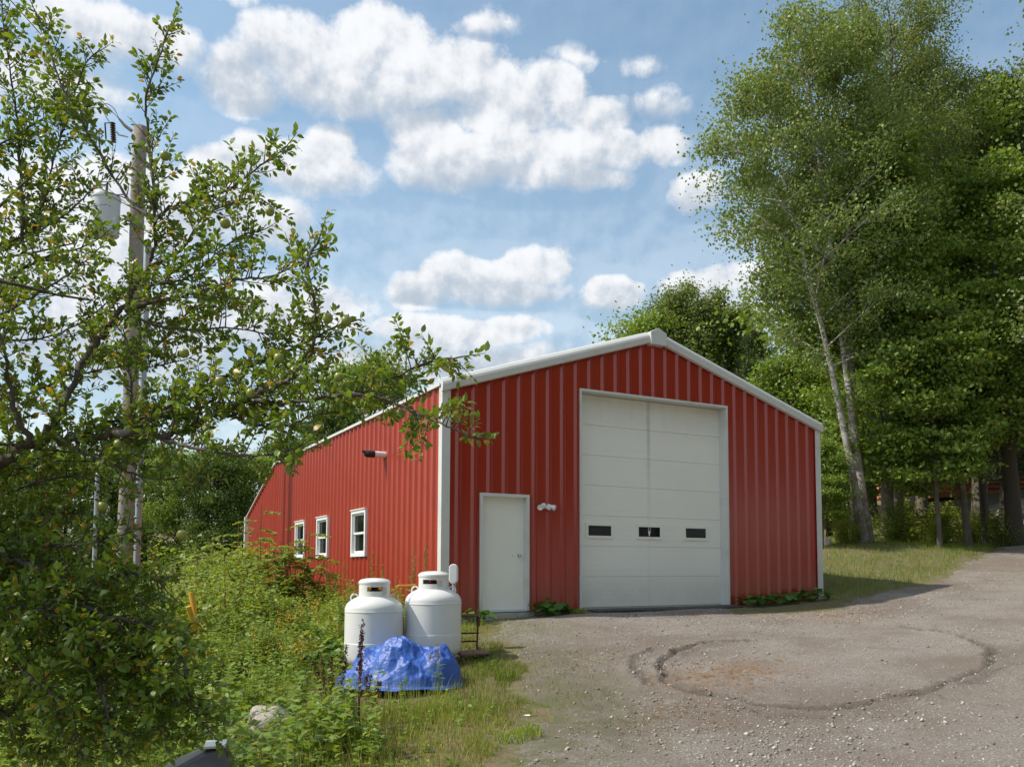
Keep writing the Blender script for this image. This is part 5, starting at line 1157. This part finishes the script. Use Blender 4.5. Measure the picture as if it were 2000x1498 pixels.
# tufts
def tuft(px, py, label, n=260, r=.16, hh=.16, mat='lawn_blade'):
    P = ground(px, py); rng = np.random.default_rng(int(px)); a = rng.uniform(0, 6.283, n); q_ = r*np.sqrt(rng.random(n)); x = P[0]+np.cos(a)*q_; y = P[1]+np.sin(a)*q_; z = surf_h(x, y)
    V, F = blades(x, y, z, rng, hh*.5, hh, .005, .8); V[:, 0] -= P[0]; V[:, 1] -= P[1]; tag(link('grass_tuft', mesh_arrays('grass_tuft', V, F, mat), None, (P[0], P[1], 0)), label, 'grass tuft', 'grass tufts by the drive')
tuft(990, 1325, 'bright green grass tuft right of the blue tarp'); tuft(955, 1300, 'dark grass tuft under the step stand', 200, .2, .13); tuft(1130, 1200, 'small grass tuft at the left jamb of the overhead door', 150, .12, .12)
tuft(850, 1395, 'weedy grass tuft below the tarp', 300, .25, .2, 'grass_blade'); tuft(1010, 1440, 'grass tuft with a white flower at the drive edge', 260, .25, .12)
# goldenrod and dry seed stalks
def flower_stalk(px, py, z, label, hh, n=7, seed=0, head='goldenrod', spread=.25, name='goldenrod_plant', hw=.05, dens=40):
    x0, y0, _ = at(px, py, z); gz = s1(x0, y0); rng = np.random.default_rng(seed+int(px)); polys = []; P = []; Lf = []
    for i in range(n):
        a = rng.uniform(0, 6.283); r = spread*rng.random(); u = np.linspace(0, 1, 6)[:, None]; h_ = hh*rng.uniform(.7, 1.05); out = np.array([math.cos(a), math.sin(a), 0])
        pts = out*r*.4+out*r*u**1.5+np.array([0, 0, 1.])*h_*u; polys.append((pts, .005*(1-u[:, 0]*.6), 4))
        for k_ in range(dens):
            t = rng.uniform(.55 if head == 'dock_seed' else .76, 1); p = np.array([np.interp(t, u[:, 0], pts[:, c]) for c in range(3)]); P.append(p+rng.normal(size=3)*hw*(1.15-t)*1.6)
        for k_ in range(14):
            t = rng.uniform(.05, .75); Lf.append(np.array([np.interp(t, u[:, 0], pts[:, c]) for c in range(3)]))
    P = np.array(P); t_ = thing(name, label, 'plant', (x0, y0, gz-.02), 0, 'seed and flower stalks on the slope')
    V, F = tube_arrays(polys); link('stems', mesh_arrays('stems', V, F, 'dock_seed' if head == 'dock_seed' else 'weed_leaf'), t_)
    V, F = leaf_cards(P, rng.normal(size=P.shape), rng.normal(size=P.shape), np.full(len(P), .022), np.full(len(P), .008)); link('seed_heads' if head == 'dock_seed' else 'flower_heads', mesh_arrays('heads', V, F, head), t_)['kind'] = 'stuff'
    if head != 'dock_seed':
        Lf = np.array(Lf); V, F = leaf_cards(Lf, np.c_[rng.normal(size=(len(Lf), 2)), np.full(len(Lf), .3)], np.array([0, 0, 1.])+rng.normal(size=Lf.shape)*.3, rng.uniform(.05, .10, len(Lf)), rng.uniform(.007, .012, len(Lf))); link('leaves', mesh_arrays('leaves', V, F, 'weed_leaf'), t_)
flower_stalk(648, 1400, 8.9, 'tall dark red dock seed stalks left of the tarp', 1.05, 6, 1, 'dock_seed', .22, 'dock_plant', .022, 130)
flower_stalk(700, 1390, 9.1, 'dark red dock stalks rising in front of the tarp', 1.20, 4, 2, 'dock_seed', .12, 'dock_plant', .02, 130)
flower_stalk(715, 1385, 9.2, 'short rusty dock stalks leaning right below the tarp', .55, 5, 3, 'dock_seed', .3, 'dock_plant', .022, 110)
for i, (px, py, z, hh) in enumerate([(560, 1290, 13.0, 1.0), (620, 1270, 13.4, 1.0), (655, 1280, 12.6, .8), (520, 1330, 11.5, .8), (590, 1340, 10.8, .75)]):
    flower_stalk(px, py, z, ['yellow goldenrod left of the tall wall weeds', 'yellow goldenrod before the concrete footing', 'yellow goldenrod just left of the left tank', 'goldenrod clump lower on the weedy slope', 'goldenrod clump above the pale boulder'][i], hh, 8, i)
for i, (px, z, hh) in enumerate([(640, 17.0, 1.25), (672, 16.6, 1.35), (700, 16.2, 1.05), (727, 15.8, 1.6), (748, 15.4, 1.15), (805, 14.6, 1.5), (830, 14.4, 1.6), (618, 17.2, 1.3)]):
    P = at(px, 1200, z); flower_stalk(px, 1200, z, ['pale dry weed stalk below the second side window', 'pale weed stalk between second and first window', 'pale weed stalk left of the left tank collar', 'tall pale weed stalk above the left tank', 'pale weed stalk right of the left tank lid', 'bushy weed stalk between the tanks', 'weed stalk left of the right tank collar', 'pale weed stalk under the third side window'][i], hh, 4, 9, 'dry_stalk', .15, 'weed_stalk', .03, 36)
flower_stalk(860, 1380, 10.2, 'spindly brown weed standing before the right end of the tarp', .75, 4, 4, 'dry_stalk', .12, 'weed_stalk', .04, 26)
flower_stalk(788, 1385, 9.7, 'young green weed in front of the tarp', .5, 2, 5, 'weed_leaf', .08, 'weed_stalk', .03, 40)

# broad leafed burdock clumps along the front wall, each leaf a piece of its own
V, F = [], []
bm = bmesh.new(); 
def bigleaf():
    n = 14; ring = [(.08, 0)]; pts = [(0, 0, 0)]
    for k_ in range(n+1):
        a = -2.75+5.5*k_/n; r = .5*(1-.12*math.cos(a*2))*(1+.03*(-1)**k_); pts.append((.42+r*math.cos(a)*.95, r*math.sin(a)*.82, .10*abs(math.sin(a))*r-.16*max(0, math.cos(a))*r))
    c = len(pts); pts.append((.42, 0, -.03)); V = pts; F = [(c, i, i+1) for i in range(1, n+1)]+[(c, 0, 1), (c, n+1, 0)]; me = bpy.data.meshes.new('leaf'); me.from_pydata(V, [], F); me.materials.append(MATS['burdock_leaf']); me.polygons.foreach_set('use_smooth', [True]*len(F)); return me
BLF = bigleaf()
def clump(x0, y0, n, r, hh, label, lsz=.2, seed=0):
    rng = np.random.default_rng(seed+70); gz = s1(x0, y0); t_ = thing('burdock_plant', label, 'plant', (x0, y0, gz), 0, 'leafy burdock clumps along the barn front'); polys = []
    for i in range(n):
        a = rng.uniform(0, 6.283); q_ = r*math.sqrt(rng.random()); h_ = hh*rng.uniform(.45, 1.05)*(1-.45*q_/r); p = np.array([math.cos(a)*q_, math.sin(a)*q_*.7, h_]); polys.append((np.array([p*np.array([.25, .25, 0]), p*.6+np.array([0, 0, h_*.25]), p]), np.array([.006, .005, .004]), 4))
        o = link('leaf', BLF, t_); s_ = lsz*rng.uniform(.6, 1.2); o.location = p; o.scale = (s_, s_, s_); o.rotation_euler = (rng.normal()*.25, rng.uniform(.05, .6), a+rng.normal()*.5)
    V, F = tube_arrays(polys); link('stems', mesh_arrays('stems', V, F, 'burdock_leaf'), t_)
clump(DX1+.30, -.30, 42, .34, .36, 'round green burdock clump between the entry door and flood light', .17, 1)
clump(DX0-.30, -.55, 26, .30, .30, 'shaded burdock clump left of the entry door step', .16, 2)
clump(GX1+.55, -.28, 34, .42, .30, 'burdock clump right of the overhead door jamb', .18, 3)
clump(GX1+1.25, -.30, 34, .42, .30, 'burdock clump midway along the right front wall', .18, 4)
clump(GX1+2.05, -.28, 34, .42, .34, 'burdock clump by the right front corner trim', .19, 5)
clump(GX0-.22, -.22, 12, .18, .16, 'small weed patch at the left overhead door jamb', .10, 6)
for (px, py, lab, s_) in ((668, 1300, 'burdock leaves left of the left tank', 6), (640, 1275, 'broad leafed plant on the slope behind the left tank', 8)):
    P = at(px, py, 12.6); clump(P[0], P[1], 34, .40, .38, lab, .20, s_)
# white bindweed flowers at the drive edge
for (px, py, lab) in ((1029, 1418, 'white bindweed flower at the drive edge'), (856, 1326, 'white bindweed flower below the tarp')):
    P = ground(px, py); tag(MB().lathe([(.004, 0), (.008, .02), (.03, .045), (.036, .05), (.03, .048), (.006, .022)], 14).build('bindweed_flower', 'petal', smooth=True), lab, 'flower').location = (P[0], P[1], s1(P[0], P[1])+.07)

# ------------------------------------------------------------------ loose stones and straw on the drive
def pebbles():
    rng = np.random.default_rng(91); n = 420000; x = rng.uniform(-4.5, 17, n); y = rng.uniform(-13, 1, n); sd = drive_sd(x, y)
    lump = vnoise(x*.6+3, y*.6, 71)*.6+vnoise(x*2, y*2, 72)*.4; _, wr = rut_field(x, y)
    band = np.exp(-(poly_dist(x, y, np.array([ground(*p)[:2] for p in ((1750,1380),(1600,1420),(1500,1470),(1480,1497))]))/.55)**2)
    k_ = (sd > .05) & (rng.random(n) < np.clip((lump-.35)*.9, .04, .6)+.5*wr+.6*band); x, y = x[k_], y[k_]; z = hdrive(x, y); v = in_view(x, y, z, 30); x, y, z = x[v], y[v], z[v]; n = len(x)
    r = np.minimum(.0062*np.exp(rng.normal(size=n)*.6), .030); o8 = np.array([(1, 0, 0), (0, 1, 0), (-1, 0, 0), (0, -1, 0), (0, 0, 1), (0, 0, -1)], float)
    a = rng.uniform(0, 6.283, n); ca, sa = np.cos(a), np.sin(a); S_ = rng.uniform(.65, 1.35, (n, 6, 3))*np.array([1, .8, .6]); q_ = o8[None]*S_+rng.normal(size=(n, 6, 3))*.16
    V = np.stack([q_[..., 0]*ca[:, None]-q_[..., 1]*sa[:, None], q_[..., 0]*sa[:, None]+q_[..., 1]*ca[:, None], q_[..., 2]], -1)*r[:, None, None]+np.c_[x, y, z+r*.2][:, None, :]
    f = np.array([(0, 1, 4), (1, 2, 4), (2, 3, 4), (3, 0, 4), (1, 0, 5), (2, 1, 5), (3, 2, 5), (0, 3, 5)]); F = (np.arange(n)[:, None, None]*6+f[None]).reshape(-1, 3)
    m, k, b = newmat('pebble'); rd = k.node('ShaderNodeNewGeometry').outputs['Random Per Island']
    k.put(b.inputs['Base Color'], k.ramp(rd, [(0, (.16, .135, .115)), (.35, (.26, .23, .20)), (.7, (.36, .33, .295)), (1, (.55, .52, .48))])); b.inputs['Roughness'].default_value = .9
    tag(link('loose_gravel', mesh_arrays('loose_gravel', V.reshape(-1, 3), F, 'pebble')), 'loose grey stones scattered over the drive', 'gravel', kind='stuff')
pebbles()
def straw():
    rng = np.random.default_rng(93); X, Y = [], []
    for c_, r_ in STRAW+[(ground(1150, 1290)[:2], .9), (ground(1330, 1400)[:2], 1.0)]:
        k_ = 420 if r_ == 1.0 else 200; X.append(c_[0]+rng.normal(size=k_)*r_*.5); Y.append(c_[1]+rng.normal(size=k_)*r_*.35)
    x, y = np.concatenate(X), np.concatenate(Y); k_ = drive_sd(x, y) > .05; x, y = x[k_], y[k_]; z = hdrive(x, y); n = len(x); a = rng.uniform(0, 6.283, n); L = rng.uniform(.03, .11, n)
    V, F = leaf_cards(np.c_[x, y, z+.008], np.c_[np.cos(a), np.sin(a), rng.normal(size=n)*.08], np.tile([0, 0, 1.], (n, 1)), L, np.full(n, .0028)); tag(link('dry_straw', mesh_arrays('dry_straw', V, F, 'dry_stalk')), 'dry straw bits strewn inside the tyre ring', 'straw', kind='stuff')
straw()
